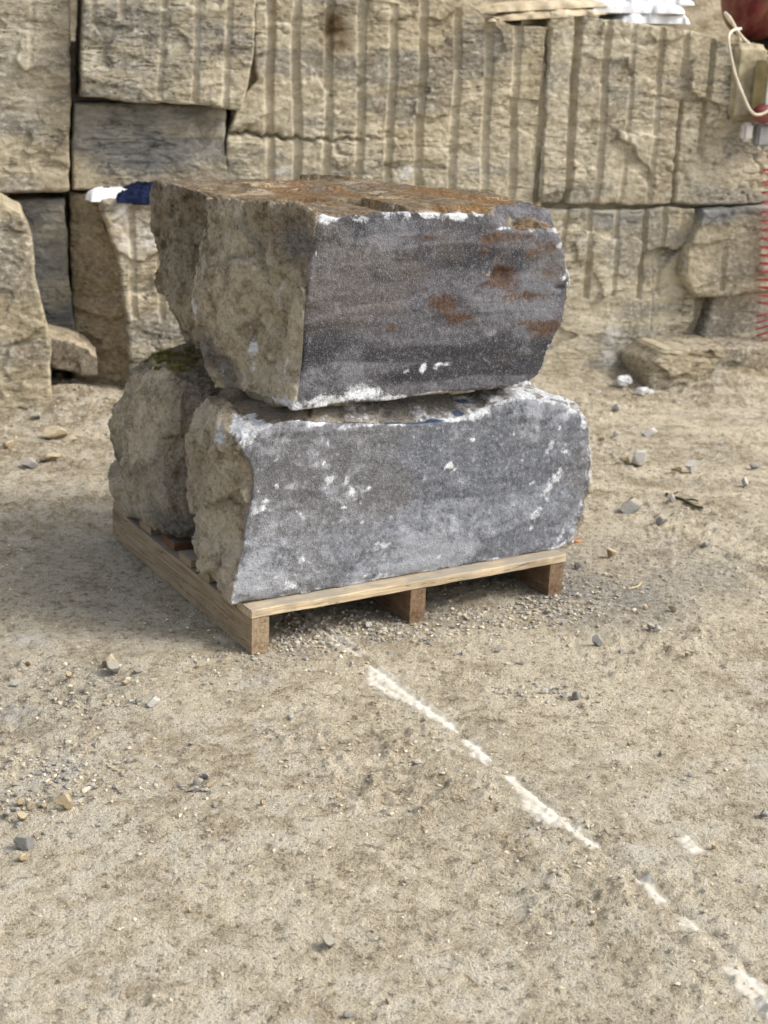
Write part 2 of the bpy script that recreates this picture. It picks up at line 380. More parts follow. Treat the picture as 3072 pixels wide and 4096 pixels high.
# ------------------------------------------------------------------ places of the pallet and the wall
YAW = 0.54954; PO = np.array([-0.31962, 3.30156, 0.0])
AX = np.array([math.cos(YAW), math.sin(YAW), 0]); AY = np.array([-math.sin(YAW), math.cos(YAW), 0])
PW, PL, SH, BT, SW = 0.991, 0.984, 0.0985, 0.024, 0.048     # pallet width, length, stringer height, board, stringer width
DECK = SH+BT
def to_loc(q):
    q = np.asarray(q)-PO; return np.array([q@AX, q@AY, q[2]])
def fr(x, y, b=0.03):    # a frame point on the plane parallel to the pallet front, b metres in: (a, z)
    q = to_loc(on_plane(x, y, PO+AY*b, -AY)); return (q[0], q[2])
PHI = 0.28; WP = np.array([0.8, 6.66, 0.0]); WT = np.array([math.cos(PHI), math.sin(PHI), 0]); WN = np.array([math.sin(PHI), -math.cos(PHI), 0])
def wuv(x, y, d=0.0):    # a frame point on the wall plane pushed d metres forward: (u, v)
    q = on_plane(x, y, WP+WN*d, WN); return np.array([(q-WP)@WT, q[2]])
def wpt(u, v, d=0.0): return WP + WT*u + WN*d + np.array([0, 0, v])

# ------------------------------------------------------------------ ground
def seg_dist(X, Y, pts):
    best = np.full(X.shape, 1e9)
    for (x0, y0), (x1, y1) in zip(pts[:-1], pts[1:]):
        dx, dy = x1-x0, y1-y0; t = np.clip(((X-x0)*dx+(Y-y0)*dy)/(dx*dx+dy*dy+1e-12), 0, 1)
        best = np.minimum(best, np.hypot(X-x0-t*dx, Y-y0-t*dy))
    return best
def gpx(*pts): return [tuple(on_z(x, y)[:2]) for x, y in pts]
CUT = gpx((640, 1318), (800, 1428), (1010, 1605), (1240, 1800), (1480, 1985), (1700, 2160))   # straight cut in the rock floor
TRACKS = [(gpx((1180, 845), (1330, 868), (1480, 915), (1600, 955), (1800, 1030)), .05), (gpx((1400, 870), (1480, 885)), .05), (gpx((1250, 1040), (1450, 1060), (1659, 1075)), .06),
          (gpx((1420, 1010), (1659, 1040)), .05), (gpx((1500, 930), (1659, 945)), .05), (gpx((1480, 1215), (1659, 1190), (1800, 1180)), .07),
          (gpx((60, 1220), (180, 1235)), .03), (gpx((1560, 1215), (1659, 1270)), .025), (gpx((1450, 1130), (1659, 1190)), .05), (gpx((1330, 1095), (1600, 1170)), .04)]
def gheight(X, Y, fine=True):
    P = np.stack([X, Y, np.zeros_like(X)], 1)
    ca, sa = math.cos(YAW), math.sin(YAW)
    A = (X-PO[0])*ca+(Y-PO[1])*sa; B = -(X-PO[0])*sa+(Y-PO[1])*ca
    q = np.maximum(np.maximum(-A, A-PW), np.maximum(-B, B-PL)); flat = sstep(q, 0.0, 0.35)    # level where the pallet stands
    h = 0.020*fbm(P, 1.1, 3, 3)*flat + 0.006*fbm(P, 4.5, 3, 9)*(0.3+0.7*flat)
    if fine:
        lump = fbm(P, 22, 4, 21, 0.6); patch = sstep(fbm(P, 2.6, 3, 55), -.25, .45)
        h += (0.0080*lump + 0.020*np.maximum(0, fbm(P, 30, 3, 31, .6)-.08))*(0.35+patch)*(.4+.6*flat)
        h += 0.0030*fbm(P, 95, 2, 43)
    d = seg_dist(X, Y, CUT); h -= 0.006*np.exp(-(d/0.008)**2)*(Y < 4.6)
    u = (X-WP[0])*WT[0]+(Y-WP[1])*WT[1]; dd = (X-WP[0])*WN[0]+(Y-WP[1])*WN[1]      # spoil against the wall foot
    h += 0.03*np.exp(-np.maximum(dd, 0)/0.22)*(1+.5*fbm(P, 5, 3, 71))
    for gx, gy, r, a in ((150, 880, .22, .07), (215, 905, .2, .05), (1450, 800, .28, .12), (1480, 770, .2, .12), (1580, 835, .25, .07)):
        c = on_z(gx, gy); e = np.hypot(X-c[0], Y-c[1]); h += a*np.exp(-(e/r)**2)*(1+.35*fbm(P, 9, 3, 81)+.15*fbm(P, 30, 2, 85))
    return h
def ground_axis(a, b, step_fn, far):
    v = [a]
    while v[-1] < b: v.append(v[-1]+step_fn(v[-1]))
    lo, hi, s = [], [], .03
    x = v[0]
    while x > -far: x -= s; s *= 1.35; lo.append(x)
    x = v[-1]; s = .03
    while x < far: x += s; s *= 1.35; hi.append(x)
    return np.array(lo[::-1]+v+hi)
gx_ = ground_axis(-1.9, 2.4, lambda x: .006 if -1.0 < x < 1.1 else .010, 80)
gy_ = ground_axis(1.35, 7.4, lambda y: .0052 if y < 3.2 else (.0075 if y < 4.4 else .012), 80)
GX, GY = np.meshgrid(gx_, gy_, indexing='ij'); X, Y = GX.ravel(), GY.ravel()
core = (X > -2.6) & (X < 3) & (Y > .8) & (Y < 8.2)
Z = np.zeros_like(X); Z[core] = gheight(X[core], Y[core]); Z[~core] = gheight(X[~core], Y[~core], False)
gme = mesh_np('ground', np.stack([X, Y, Z], 1), grid_faces(len(gx_), len(gy_)))
P3 = np.stack([X, Y, 0*X], 1); wob = fbm(P3, 3.2, 4, 101); wob2 = fbm(P3, 9, 3, 105)
lite = np.zeros_like(X)
for pts, w in TRACKS: lite = np.maximum(lite, np.exp(-((seg_dist(X, Y, pts)+.03*wob2)/w)**2))
streak = fbm(np.stack([X*1.2, Y*9, 0*X], 1), 1.0, 4, 131)
far = sstep(Y, 3.9, 5.2)
lite = np.maximum(lite, .8*far*sstep(streak, .1, .45))
lite = np.maximum(lite, .55*sstep(fbm(P3, 1.6, 4, 141), .05, .5)*(1-far))
def blob_(px, r_, k=1.0):
    c = on_z(*px); return k*np.exp(-(np.hypot(X-c[0], Y-c[1])/r_)**4)
trk = np.zeros_like(X)
for tp_, w in TRACKS: trk = np.maximum(trk, np.exp(-((seg_dist(X, Y, tp_)+.02*wob2)/(w*.7))**2))
attr(gme, 'track', np.clip(trk*(.75+.8*wob2), 0, 1))
attr(gme, 'lite', np.clip(lite, 0, 1))
attr(gme, 'tone', sstep(fbm(P3, 7, 4, 161, .6)+.6*fbm(P3, 1.3, 3, 165), -.45, .45)); attr(gme, 'clod', .5+.85*fbm(P3, 17, 4, 171, .65))
attr(gme, 'brown', np.clip(far*.75*sstep(streak, .25, -.3)+.2*sstep(fbm(P3, 4, 4, 151), .1, .55)+blob_((150, 880), .4, .9)+blob_((1470, 790), .4, .8), 0, 1))
ca, sa = math.cos(YAW), math.sin(YAW)
LA = (X-PO[0])*ca+(Y-PO[1])*sa; LB = -(X-PO[0])*sa+(Y-PO[1])*ca
def blob(px, r, k=1.0):
    c = on_z(*px); return k*np.exp(-(np.hypot(X-c[0], Y-c[1])/r)**4)
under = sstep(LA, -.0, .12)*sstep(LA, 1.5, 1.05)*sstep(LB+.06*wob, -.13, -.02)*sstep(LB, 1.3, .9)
dust_shade = np.maximum.reduce([under, blob((1290, 1285), .28, .9), blob((1450, 1220), .30, .75), blob((560, 1400), .1, .6), blob((1330, 1190), .2, .6), blob((150, 1270), .45, .4), blob((40, 1480), .3, .4)])  # grey stone dust, with soft shade beside and under the pallet painted in
attr(gme, 'dust_shade', np.clip(dust_shade*(.8+.6*wob), 0, 1))
pale = np.maximum.reduce([blob((25, 1542), .05), blob((575, 1575), .035, .9), blob((60, 1390), .06, .8), blob((130, 1655), .07, .8), blob((90, 1690), .06, .9), blob((1660, 1645), .05, .6), blob((1380, 1865), .05, .5), blob((555, 1470), .06, .6)])
attr(gme, 'pale', np.clip(pale*(.8+.9*wob2), 0, 1))
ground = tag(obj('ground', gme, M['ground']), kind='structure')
def gz(x, y): return float(gheight(np.array([x]), np.array([y]))[0])

# ------------------------------------------------------------------ quarry wall
GROOVES = []   # u0, v0, u1, v1, radius, depth factor
def groove(x0, y0, x1, y1, wpx=18, k=1.0, d=0.0):
    a, b = wuv(x0, y0, d), wuv(x1, y1, d); GROOVES.append((a[0], a[1], b[0], b[1], wpx*.92/1659*3072/F_PX*6.55/2, k))
for g in [(583, -60, 583, 450), (642, -60, 641, 450), (716, -60, 703, 450), (785, -60, 774, 450), (852, 10, 837, 450), (919, -60, 902, 450), (993, 20, 975, 450),
          (1058, 40, 1044, 450), (1117, 55, 1104, 450)]: groove(*g, 20, .95)
for g in [(1185, 62, 1155, 445, 15, 1.3), (1251, 28, 1220, 446, 20, 1.5), (1315, 34, 1286, 446, 18, 1.2), (1370, 45, 1340, 446, 14, .7), (1429, 55, 1401, 446, 16, .9), (1481, 60, 1473, 180, 16, .8),
          (1471, 222, 1450, 446, 11, 2.4), (1541, 68, 1511, 336, 14, 2.0), (1279, 446, 1264, 645, 15, 1.2), (1338, 446, 1320, 640, 13, 1.0), (1396, 446, 1378, 646, 14, 1.5), (1436, 446, 1421, 642, 13, 1.2),
          (1477, 446, 1464, 590, 16, .8), (1412, 554, 1402, 716, 6, .8), (1225, 446, 1205, 640, 14, .8)]: groove(*g)
for x in (1160, 1095, 1030, 965, 900, 835, 770, 705, 640, 575, 510): groove(x, 446, x-10, 640, 15, .9)
groove(352, -60, 345, 215, 13, .6, .12); groove(424, -60, 424, 222, 15, .9, .12); groove(498, -60, 486, 238, 15, .9, .12); groove(261, -60, 261, 42, 16, .7, .12); groove(205, -60, 196, 90, 12, .5, .12)
groove(281, 450, 294, 690, 16, .9, .17); groove(1566, 536, 1557, 632, 15, .9, .06); groove(345, 470, 350, 700, 15, .6, .17)
groove(70, -60, 66, 150, 12, .4, .05)
GA = np.array(GROOVES)
wall = empty('quarry_wall', tuple(wpt(-.6, 0)))
tag(wall, 'pale tan quarry rock face of big blocks scored with vertical drill grooves', 'rock wall')
WINV = Matrix.Translation(-Vector(wall.location))
MARKS = []   # (u, v, ru, rv, name, strength)
def mark(x, y, rx, ry, name, k=1.0, d=0.0):
    a = wuv(x, y, d); s = 3072/1659/F_PX*6.55; MARKS.append((a[0], a[1], rx*s, ry*s, name, k))
mark(728, 72, 34, 46, 'oil', 1); mark(712, 100, 14, 30, 'oil', .8); mark(310, 505, 30, 40, 'white', .8, .15); mark(322, 520, 16, 22, 'white', .9, .15); mark(1315, 755, 15, 60, 'white', .6); mark(1330, 720, 10, 30, 'white', .4)
mark(290, 148, 12, 8, 'white', .9, .12); mark(608, 372, 18, 16, 'white', .9); mark(876, 372, 18, 12, 'white', .9); mark(430, 120, 6, 60, 'white', .5, .12); mark(680, 208, 28, 8, 'moss', .8); mark(720, 205, 12, 9, 'moss', .9); mark(790, 215, 10, 6, 'moss', .6); mark(1345, 345, 36, 12, 'moss', .35)
mark(270, 480, 20, 60, 'white', .5, .15); mark(720, 20, 14, 40, 'oil', .4); mark(1265, 520, 18, 12, 'white', .2)
def block(name, L, R, T, Bt, d=0.0, back=.35, rnd=.03, rough=.012, step=.0052, grey=0.0, brown=0.0, facet=.008, seed=1, strata=.006, slope=None, side_brown=.0, greymask=None, grooves=True, topback=None):
    """rock block on the wall: four frame outlines (bottom->top for L and R, left->right for T and B)"""
    cv = lambda pts: np.array([wuv(x, y, d) for x, y in pts])
    L, R, T, Bt = cv(L), cv(R), cv(T), cv(Bt)
    w = max(np.ptp(T[:, 0]), np.ptp(Bt[:, 0])); h = max(np.ptp(L[:, 1]), np.ptp(R[:, 1]))
    nu, nv = max(12, int(w/step)), max(12, int(h/(step*1.15)))
    l, r, t, b = resample(L, nv), resample(R, nv), resample(T, nu), resample(Bt, nu)
    s = np.linspace(0, 1, nu)[:, None, None]; q = np.linspace(0, 1, nv)[None, :, None]
    G = (1-s)*l[None]+s*r[None]+(1-q)*b[:, None]+q*t[:, None]-((1-s)*(1-q)*b[0]+s*(1-q)*b[-1]+(1-s)*q*t[0]+s*q*t[-1])
    nb = 9; si = np.clip(np.arange(-nb, nu+nb), 0, nu-1); qi = np.clip(np.arange(-nb, nv+nb), 0, nv-1)
    ko = np.maximum(np.maximum(-np.arange(-nb, nu+nb), np.arange(-nb, nu+nb)-nu+1), 0)[:, None]
    kq = np.maximum(np.maximum(-np.arange(-nb, nv+nb), np.arange(-nb, nv+nb)-nv+1), 0)[None, :]
    ring = np.maximum(ko, kq).ravel()
    UV = G[si][:, qi].reshape(-1, 2)
    es = np.minimum(si, nu-1-si)[:, None]*w/nu*np.ones((1, len(qi))); eq = np.ones((len(si), 1))*np.minimum(qi, nv-1-qi)[None]*h/nv
    e = np.minimum(es, eq).ravel()
    P = np.stack([UV[:, 0], UV[:, 1], np.full(len(UV), seed*3.7)], 1)
    rr = .40*rnd*(1+.9*fbm(P, 7, 3, seed+5)); rr = np.maximum(rr, .006)
    x = np.clip((rr-e)/rr, 0, 1); drop = rr*(1-np.sqrt(1-np.minimum(x, .999)**2))
    D = -drop - (ring/nb)**1.5*back
    Ps = P*np.array([1.0, 3.5, 1.0])
    front = (ring == 0)
    D = D + rough*.75*fbm(P, 3.5, 4, seed+11) + .75*strata*fbm(Ps, 9, 4, seed+23, .7) + facets(P*np.array([1, 1.6, 0]), 60, seed, .035, facet*.5, .05)
    D = D + .003*fbm(P, 55, 3, seed+29)
    dark = fbm(Ps, 6, 3, seed+37, ridged=True); D -= .012*sstep(dark, .62, .85)*sstep(fbm(P, 2.2, 2, seed+38), 0, .4)
    gmask = np.zeros(len(UV))
    if grooves:
        for (u0, v0, u1, v1, rad, k) in GA:
            tt = (UV[:, 1]-v0)/(v1-v0); inside = sstep(tt, -.01, .012)*sstep(tt, 1.01, .985)
            uc = u0+(u1-u0)*tt + .004*np.sin(UV[:, 1]*9+u0*40) + .003*vnoise(P*[0, 6, 0]+u0*13, 1, 7)
            vary = .75+.35*vnoise(np.stack([0*UV[:, 0]+u0*31, UV[:, 1]*3.5, 0*UV[:, 0]], 1), 1, 5)
            du = (UV[:, 0]-uc)/rad; m = np.sqrt(np.clip(1-np.abs(du)**2.6, 0, 1))*inside*(np.abs(tt-.5) < .53)
            mm = m > 0
            D[mm] -= (m*rad*1.5*k**1.3*vary)[mm]*front[mm]; gmask = np.maximum(gmask, np.where(mm, sstep(m, .1, .5)*min(1, k), 0))
    if slope is not None: D = D + slope(UV[:, 0], UV[:, 1])
    W = np.stack([.012*fbm(P, 6, 3, seed+41)+.006*fbm(P, 24, 2, seed+44), .012*fbm(P, 6, 3, seed+51)+.006*fbm(P, 24, 2, seed+54)], 1)*(np.clip(1-e/.08, 0, 1))[:, None]
    U = UV+W
    if topback is not None:       # the upper edge runs back level as a ledge
        up = np.ones((len(si), 1))*(np.arange(-nb, nv+nb) >= nv)[None]
        k = (up.ravel() > 0); D[k] = D[k] - (ring[k]/nb)*topback
    V = WP + WT*U[:, :1] + WN*(d+D)[:, None] + np.array([0, 0, 1])*U[:, 1:2]
    V = V-np.array(wall.location)
    me = mesh_np(name, V, grid_faces(len(si), len(qi))[:, ::-1])
    attr(me, 'va', .5+.9*fbm(Ps*[1, .85, 1], 2.4, 4, seed+71)); attr(me, 'vb', .5+.8*fbm(P, 1.3, 3, seed+73)); attr(me, 'vc', .5+.8*fbm(P, 3, 3, seed+75)); attr(me, 'vd', .5+.9*fbm(P*[1, .3, 1], 4.5, 4, seed+79, .6)+.25*fbm(P, 1.6, 2, seed+83))
    gr = grey+0*e
    if greymask is not None: gr = np.maximum(gr, greymask(UV[:, 0], UV[:, 1]))
    attr(me, 'grey', np.clip(gr*(1-.7*gmask)*(1+.5*fbm(P, 3, 3, seed+61)), 0, 1)); attr(me, 'groove', gmask)
    attr(me, 'brown', np.clip(brown+side_brown*(ring > 0)*np.ones_like(e), 0, 1))
    for nm in ('white', 'oil', 'moss'):
        a = np.zeros(len(UV))
        for (u, v, ru, rv, n2, k) in MARKS:
            if n2 == nm: a = np.maximum(a, k*np.exp(-(((UV[:, 0]-u)/ru)**2+((UV[:, 1]-v)/rv)**2)**1.3)*(1.1+.8*fbm(P, 14, 3, 77)))
        attr(me, nm, np.clip(a, 0, 1))
    return obj('rock_block', me, M['wall'], wall)
top_y = -190
# upper row, left to right
block('b', [(-120, 414), (-120, top_y)], [(147, 410), (150, 220), (150, 100), (155, top_y)], [(-120, top_y), (155, top_y)], [(-120, 414), (80, 416), (147, 412)], d=.05, seed=1, rough=.02, grey=.12, strata=.012, side_brown=.6)
block('b', [(178, 208), (172, 120), (176, 60), (170, top_y)], [(520, 238), (536, 180), (548, 110), (556, top_y)], [(170, top_y), (556, top_y)], [(178, 208), (300, 222), (440, 228), (520, 240)], d=.12, seed=2, rough=.018, grey=.1, strata=.010, rnd=.035, side_brown=.8)
block('b', [(158, 412), (156, 330), (157, 222)], [(498, 412), (488, 330), (490, 225)], [(157, 215), (490, 236)], [(158, 414), (300, 416), (498, 420)], d=-.01, seed=3, rough=.01, strata=.005, greymask=lambda u, v: .95*sstep(v+.03*np.sin(u*9), .93, 1.02), grooves=False, facet=.005)
CRACK = [tuple(wuv(x, y)) for x, y in ((480, 284), (545, 290), (600, 297), (660, 301), (720, 303), (840, 298), (960, 299))]
def crack_cut(u, v):
    d = seg_dist(u, v+.006*np.sin(u*60)+.004*np.sin(u*143), CRACK); return -.05*np.exp(-(d/.006)**2)*sstep(u, CRACK[-1][0], CRACK[1][0])-.02*np.exp(-(d/.02)**2)*sstep(u, CRACK[3][0], CRACK[1][0])
block('b', [(500, 460), (494, 380), (492, 300), (510, 235), (552, 170), (552, top_y)], [(1172, 446), (1186, 303), (1192, 180), (1198, 60), (1203, 58)], [(552, top_y), (960, top_y), (985, 0), (1050, 38), (1110, 66), (1203, 70)], [(500, 448), (840, 446), (1172, 444)], d=0, seed=4, rough=.014, strata=.008, topback=1.1, rnd=.014, slope=crack_cut)
block('b', [(1158, 440), (1180, 250), (1188, 28)], [(2300, 430), (2300, 170)], [(1188, 26), (1250, 30), (1320, 38), (1420, 52), (1500, 66), (1545, 76), (1600, 104), (1720, 114), (2300, 160)], [(1158, 440), (1300, 442), (1480, 440), (1720, 436), (2300, 428)], d=.012, seed=6, rough=.012, strata=.008, topback=1.0, rnd=.02)
# lower row
block('b', [(430, 900), (430, 450)], [(1400, 830), (1500, 690), (1508, 600), (1500, 450)], [(430, 450), (1190, 449), (1300, 450), (1500, 447)], [(430, 905), (830, 870), (1190, 840), (1400, 825)], d=0, seed=7, rough=.02, strata=.005, facet=.010, greymask=lambda u, v: .8*sstep(v+.04*np.sin(u*7), .73, .80))
block('b', [(1500, 642), (1478, 600), (1486, 540), (1508, 490), (1520, 450)], [(2300, 600), (2300, 436)], [(1520, 450), (1720, 446), (2300, 436)], [(1500, 640), (1560, 645), (1720, 620), (2300, 602)], d=.07, seed=8, rough=.012, rnd=.05, strata=.003, greymask=lambda u, v: .9*sstep(v+.03*np.sin(u*11), .755, .80), facet=.004)
block('b', [(1505, 780), (1520, 720), (1545, 640)], [(2300, 780), (2300, 606)], [(1545, 640), (1720, 624), (2300, 606)], [(1505, 790), (1720, 780), (2300, 780)], d=.02, seed=9, rough=.014, grey=.1)
block('b', [(1400, 850), (1405, 790), (1440, 758)], [(2300, 850), (2300, 742)], [(1440, 756), (1530, 748), (1640, 752), (1780, 750), (2300, 744)], [(1400, 850), (1780, 862), (2300, 852)], d=.30, seed=10, rough=.03, rnd=.06, brown=.25, grooves=False, facet=.012, back=.4)
block('b', [(285, 900), (280, 780), (268, 640), (255, 560), (226, 480), (212, 424)], [(470, 900), (470, 430)], [(212, 424), (300, 440), (400, 446), (470, 446)], [(285, 905), (470, 905)], d=.15, seed=11, rough=.02, rnd=.05, strata=.006, back=.05)
block('b', [(162, 905), (165, 720), (158, 600), (156, 424)], [(300, 905), (290, 780), (275, 640), (262, 560), (236, 480), (222, 426)], [(156, 424), (222, 426)], [(162, 905), (300, 905)], d=.07, seed=12, rough=.022, brown=.6, rnd=.03, grooves=False, slope=lambda u, v: (u-wuv(165, 640, .07)[0])*.75-.14)
block('b', [(20, 800), (20, 428)], [(166, 800), (162, 720), (150, 600), (140, 430)], [(20, 428), (140, 422)], [(20, 800), (166, 800)], d=-.06, seed=13, rough=.014, greymask=lambda u, v: .85+0*u, grooves=False, facet=.005)
block('b', [(-120, 960), (-120, 432)], [(118, 950), (112, 850), (112, 740), (80, 620), (68, 520), (52, 460), (5, 432)], [(-120, 430), (5, 432)], [(-120, 965), (118, 950)], d=.42, seed=14, rough=.022, rnd=.05, strata=.006)
# ledge on top of the right blocks and the shaded rock behind it
def sheet(name, c00, c10, c11, c01, n, m_, rough, seed, mat, **at):
    s = np.linspace(0, 1, n)[:, None, None]; q = np.linspace(0, 1, m_)[None, :, None]
    c00, c10, c11, c01 = map(np.array, (c00, c10, c11, c01))
    V = ((1-s)*(1-q)*c00+s*(1-q)*c10+s*q*c11+(1-s)*q*c01).reshape(-1, 3)
    nn = np.cross(c10-c00, c01-c00); nn = nn/np.linalg.norm(nn)
    V = V+nn*(rough*fbm(V, 3, 4, seed)+rough*.5*fbm(V, 14, 3, seed+3))[:, None]
    me = mesh_np(name, V-np.array(wall.location), grid_faces(n, m_))
    for k in ('grey', 'brown', 'groove', 'white', 'oil', 'moss', 'va', 'vb', 'vc', 'vd'): attr(me, k, np.full(len(V), at.get(k, 0.0)))
    return obj('rock_block', me, mat, wall)
sheet('ledge', wpt(-.62, 1.60, -.03), wpt(1.6, 1.50, -.03), wpt(1.6, 1.54, -1.3), wpt(-.62, 1.66, -1.3), 120, 60, .015, 201, M['wall'], brown=.5)
sheet('rear', wpt(-2.2, 1.3, -1.2), wpt(3.2, 1.3, -1.2), wpt(3.2, 3.4, -1.35), wpt(-2.2, 3.4, -1.35), 160, 80, .05, 211, M['wall'], brown=.35)
sheet('core', wpt(-3.6, -.1, -.33), wpt(3.4, -.1, -.33), wpt(3.4, 1.45, -.33), wpt(-3.6, 1.45, -.33), 100, 40, .01, 221, M['wall'], grey=.5)
cu = wuv(505, 300)[0]
sheet('core', wpt(cu, .1, -.07), wpt(3.4, .1, -.07), wpt(3.4, 1.40, -.07), wpt(cu, 1.40, -.07), 120, 60, .01, 223, M['wall'])

# ------------------------------------------------------------------ pallet
pallet = empty('pallet', tuple(PO), YAW)
tag(pallet, 'low wooden pallet carrying the stacked rough stone blocks', 'pallet')
def plank(name, a0, b0, z0, la, lb, lz, mat, parent=pallet, along='a', seed=0, bow=0.0):
    """sawn timber with worn arrises; its own X runs along the grain"""
    L, w = (la, lb) if along == 'a' else (lb, la)
    n = max(6, int(L/.03)); r = .0025; rg = np.random.default_rng(seed+900)
    prof = [(-w/2+r, -lz/2), (w/2-r, -lz/2), (w/2, -lz/2+r), (w/2, lz/2-r), (w/2-r, lz/2), (-w/2+r, lz/2), (-w/2, lz/2-r), (-w/2, -lz/2+r)]
    V = []; k = len(prof)
    for i in range(n+1):
        x = -L/2+L*i/n
        for (y, z) in prof:
            V.append((x, y, z))
    V = np.array(V); Pn = V+seed*7.3
    V[:, 1] += .0016*fbm(Pn, 18, 2, seed); V[:, 2] += .0014*fbm(Pn, 16, 2, seed+4)+bow*(1-(2*V[:, 0]/L)**2)
    F = [(i*k+j, i*k+(j+1) % k, (i+1)*k+(j+1) % k, (i+1)*k+j) for i in range(n) for j in range(k)]
    me = bpy.data.meshes.new(name); me.from_pydata([tuple(v) for v in V], [], F+[tuple(range(k))[::-1], tuple(n*k+j for j in range(k))]); me.update()
    o = obj(name, me, mat, parent, (a0+la/2, b0+lb/2, z0+lz/2), (0, 0, 0 if along == 'a' else math.pi/2))
    bm = bmesh.new(); bm.from_mesh(me); bmesh.ops.recalc_face_normals(bm, faces=bm.faces); bm.to_mesh(me); bm.free()
    return o
for i, a0 in enumerate((0.0, .470, PW-SW-.006)):
    o = plank('stringer', a0, 0.002, 0.001, SW, PL, SH-.001, M['wood'] if i == 0 else M['wood_end'], along='b', seed=i+1)
bpos = [(0.0, .088, 'wood_new', .0), (.15, .075, 'wood', .004), (.27, .075, 'wood', .003), (.40, .085, 'wood', .006), (.545, .09, 'wood_red', .018), (.70, .09, 'wood', .01), (.886, .095, 'wood', .0)]
for i, (b0, wb, mt, a0) in enumerate(bpos):
    plank('deck_board', a0+.001 if i else -.001, b0, SH+.0005, PW+.001-a0, wb, BT-.001, M[mt], along='a', seed=20+i)

# ------------------------------------------------------------------ stone blocks (built in pallet coordinates: a along the front, b inwards, z up)
NS = 16
def section(b, left, top, right, bottom):
    """left: bottom->top, top: left->right, right: top->bottom, bottom: right->left, all (a, z)"""
    pts = np.concatenate([resample(s, NS)[:-1] for s in (left, top, right, bottom)])
    return np.column_stack([pts[:, 0], np.full(len(pts), b) if np.isscalar(b) else b, pts[:, 1]])
def loft(secs):
    n = len(secs[0]); V = np.concatenate(secs); F = []
    for i in range(len(secs)-1):
        for j in range(n):
            F.append((i*n+j, i*n+(j+1) % n, (i+1)*n+(j+1) % n, (i+1)*n+j))
    c0 = len(V); V = np.vstack([V, secs[0].mean(0), secs[-1].mean(0)])
    for j in range(n):
        F.append((c0, (j+1) % n, j, j)); F.append((c0+1, (len(secs)-1)*n+j, (len(secs)-1)*n+(j+1) % n, (len(secs)-1)*n+(j+1) % n))
    F = [tuple(dict.fromkeys(f)) for f in F]
    return V, F
def pts(b, *px): return [fr(x, y, b) for x, y in px]
def stone(name, V, F, vox, mat, seed, face_b, disp, painter, label, cat='stone block'):
    v, f, n = voxel(V, F, vox)
    ns = smooth_field(n, f, 10); ns /= np.linalg.norm(ns, axis=1, keepdims=True)+1e-9
    sharp = 1-np.clip((ns*n).sum(1), 0, 1)                        # high along the arrises
    ed = smooth_field(1-np.linalg.norm(smooth_field(n, f, 6), axis=1), f, 4); ed = np.clip(ed/.12, 0, 1)
    frontm = sstep(-ns[:, 1], .62, .86)*sstep(v[:, 1], face_b+.10, face_b+.06); topm = sstep(ns[:, 2], .6, .85)
    h = disp(v, ns, frontm, topm, ed)
    v2 = v + ns*h[:, None]
    low = v2[:, 2] < v[:, 2].min()+.02
    me = mesh_np(name, v2, f)
    A = dict(front=frontm, topm=topm, white=0*h, rust=0*h, dark=0*h, greyp=0*h, blue=0*h, moss=0*h)
    painter(A, v, ns, ed)
    A.update(va=.5+.8*fbm(v, 5, 4, seed+900), vb=.5+.8*fbm(v*[1, 1, 1.6], 2.6, 4, seed+910), vc=.5+.9*fbm(v*[.5, .5, 5.5]+.04*fbm(v, 4, 2, seed+5)[:, None]*[0, 0, 5], 3.0, 4, seed+920), vd=.5+.8*fbm(v*[1, 1, 1.3], 3.6, 4, seed+930, .6), ve=.5+.85*fbm(v*[1, 1, .6], 8, 4, seed+940, .65), vf=.5+.9*fbm(v*[1, 1, 4.5], 8, 3, seed+950, .6))
    if name == 'lower_front_block': A['vd'] = A['vd']+.22*sstep(v[:, 2]+.03*fbm(v, 4, 2, 77), .25, .18)
    for k, a in A.items(): attr(me, k, np.clip(a, 0, 1))
    o = obj(name, me, mat, None, tuple(PO), (0, 0, YAW))
    tag(o, label, cat, 'rough blocks stacked on the pallet')
    return o
def paint(A, key, v, b, items):
    """items: (frame x, frame y, radius x, radius y, strength[, slant]) on the plane b metres in from the pallet front"""
    for it in items:
        x, y, rx, ry, k = it[:5]; sl = it[5] if len(it) > 5 else 0
        a, z = fr(x, y, b); a2, _ = fr(x+rx, y, b); _, z2 = fr(x, y+ry, b); ra, rz = abs(a2-a)*1.35, abs(z2-z)*1.35+1e-4
        if key == 'rust': ra, rz = ra*1.15, rz*.95
        da = v[:, 0]-a; dz = v[:, 2]-z; da = da-sl*dz
        e = (da/ra)**2+(dz/rz)**2
        A[key] = np.maximum(A[key], k*np.exp(-e**1.0)*(v[:, 1] < b+.12))

# ---- lower front block
B0 = .045
L0 = pts(B0, (499, 1302), (504, 1270), (512, 1236), (524, 1195), (522, 1140), (540, 1080), (546, 1015), (528, 995), (524, 972))
T0 = pts(B0, (524, 972), (548, 938), (590, 910), (660, 905), (760, 916), (860, 914), (950, 908), (1000, 900), (1060, 874), (1130, 856), (1190, 858))
R0 = pts(B0, (1190, 858), (1238, 872), (1266, 892), (1279, 920), (1276, 1000), (1268, 1070), (1244, 1140), (1214, 1200))
D0 = [(R0[-1][0]-.02, DECK), (L0[0][0]+.03, DECK)]
L0[0] = (L0[0][0], DECK+.004)
def shift(ptsl, da, dz): return [(a+da, z+dz) for a, z in ptsl]
L1 = pts(.20, (480, 1290), (452, 1240), (440, 1180), (440, 1100), (438, 1000), (452, 930), (478, 880)); L1[0] = (L1[0][0], DECK+.01)
L2 = pts(.34, (452, 1262), (418, 1190), (411, 1120), (408, 1040), (406, 960), (416, 890), (440, 848)); L2[0] = (L2[0][0]+.01, DECK+.02)
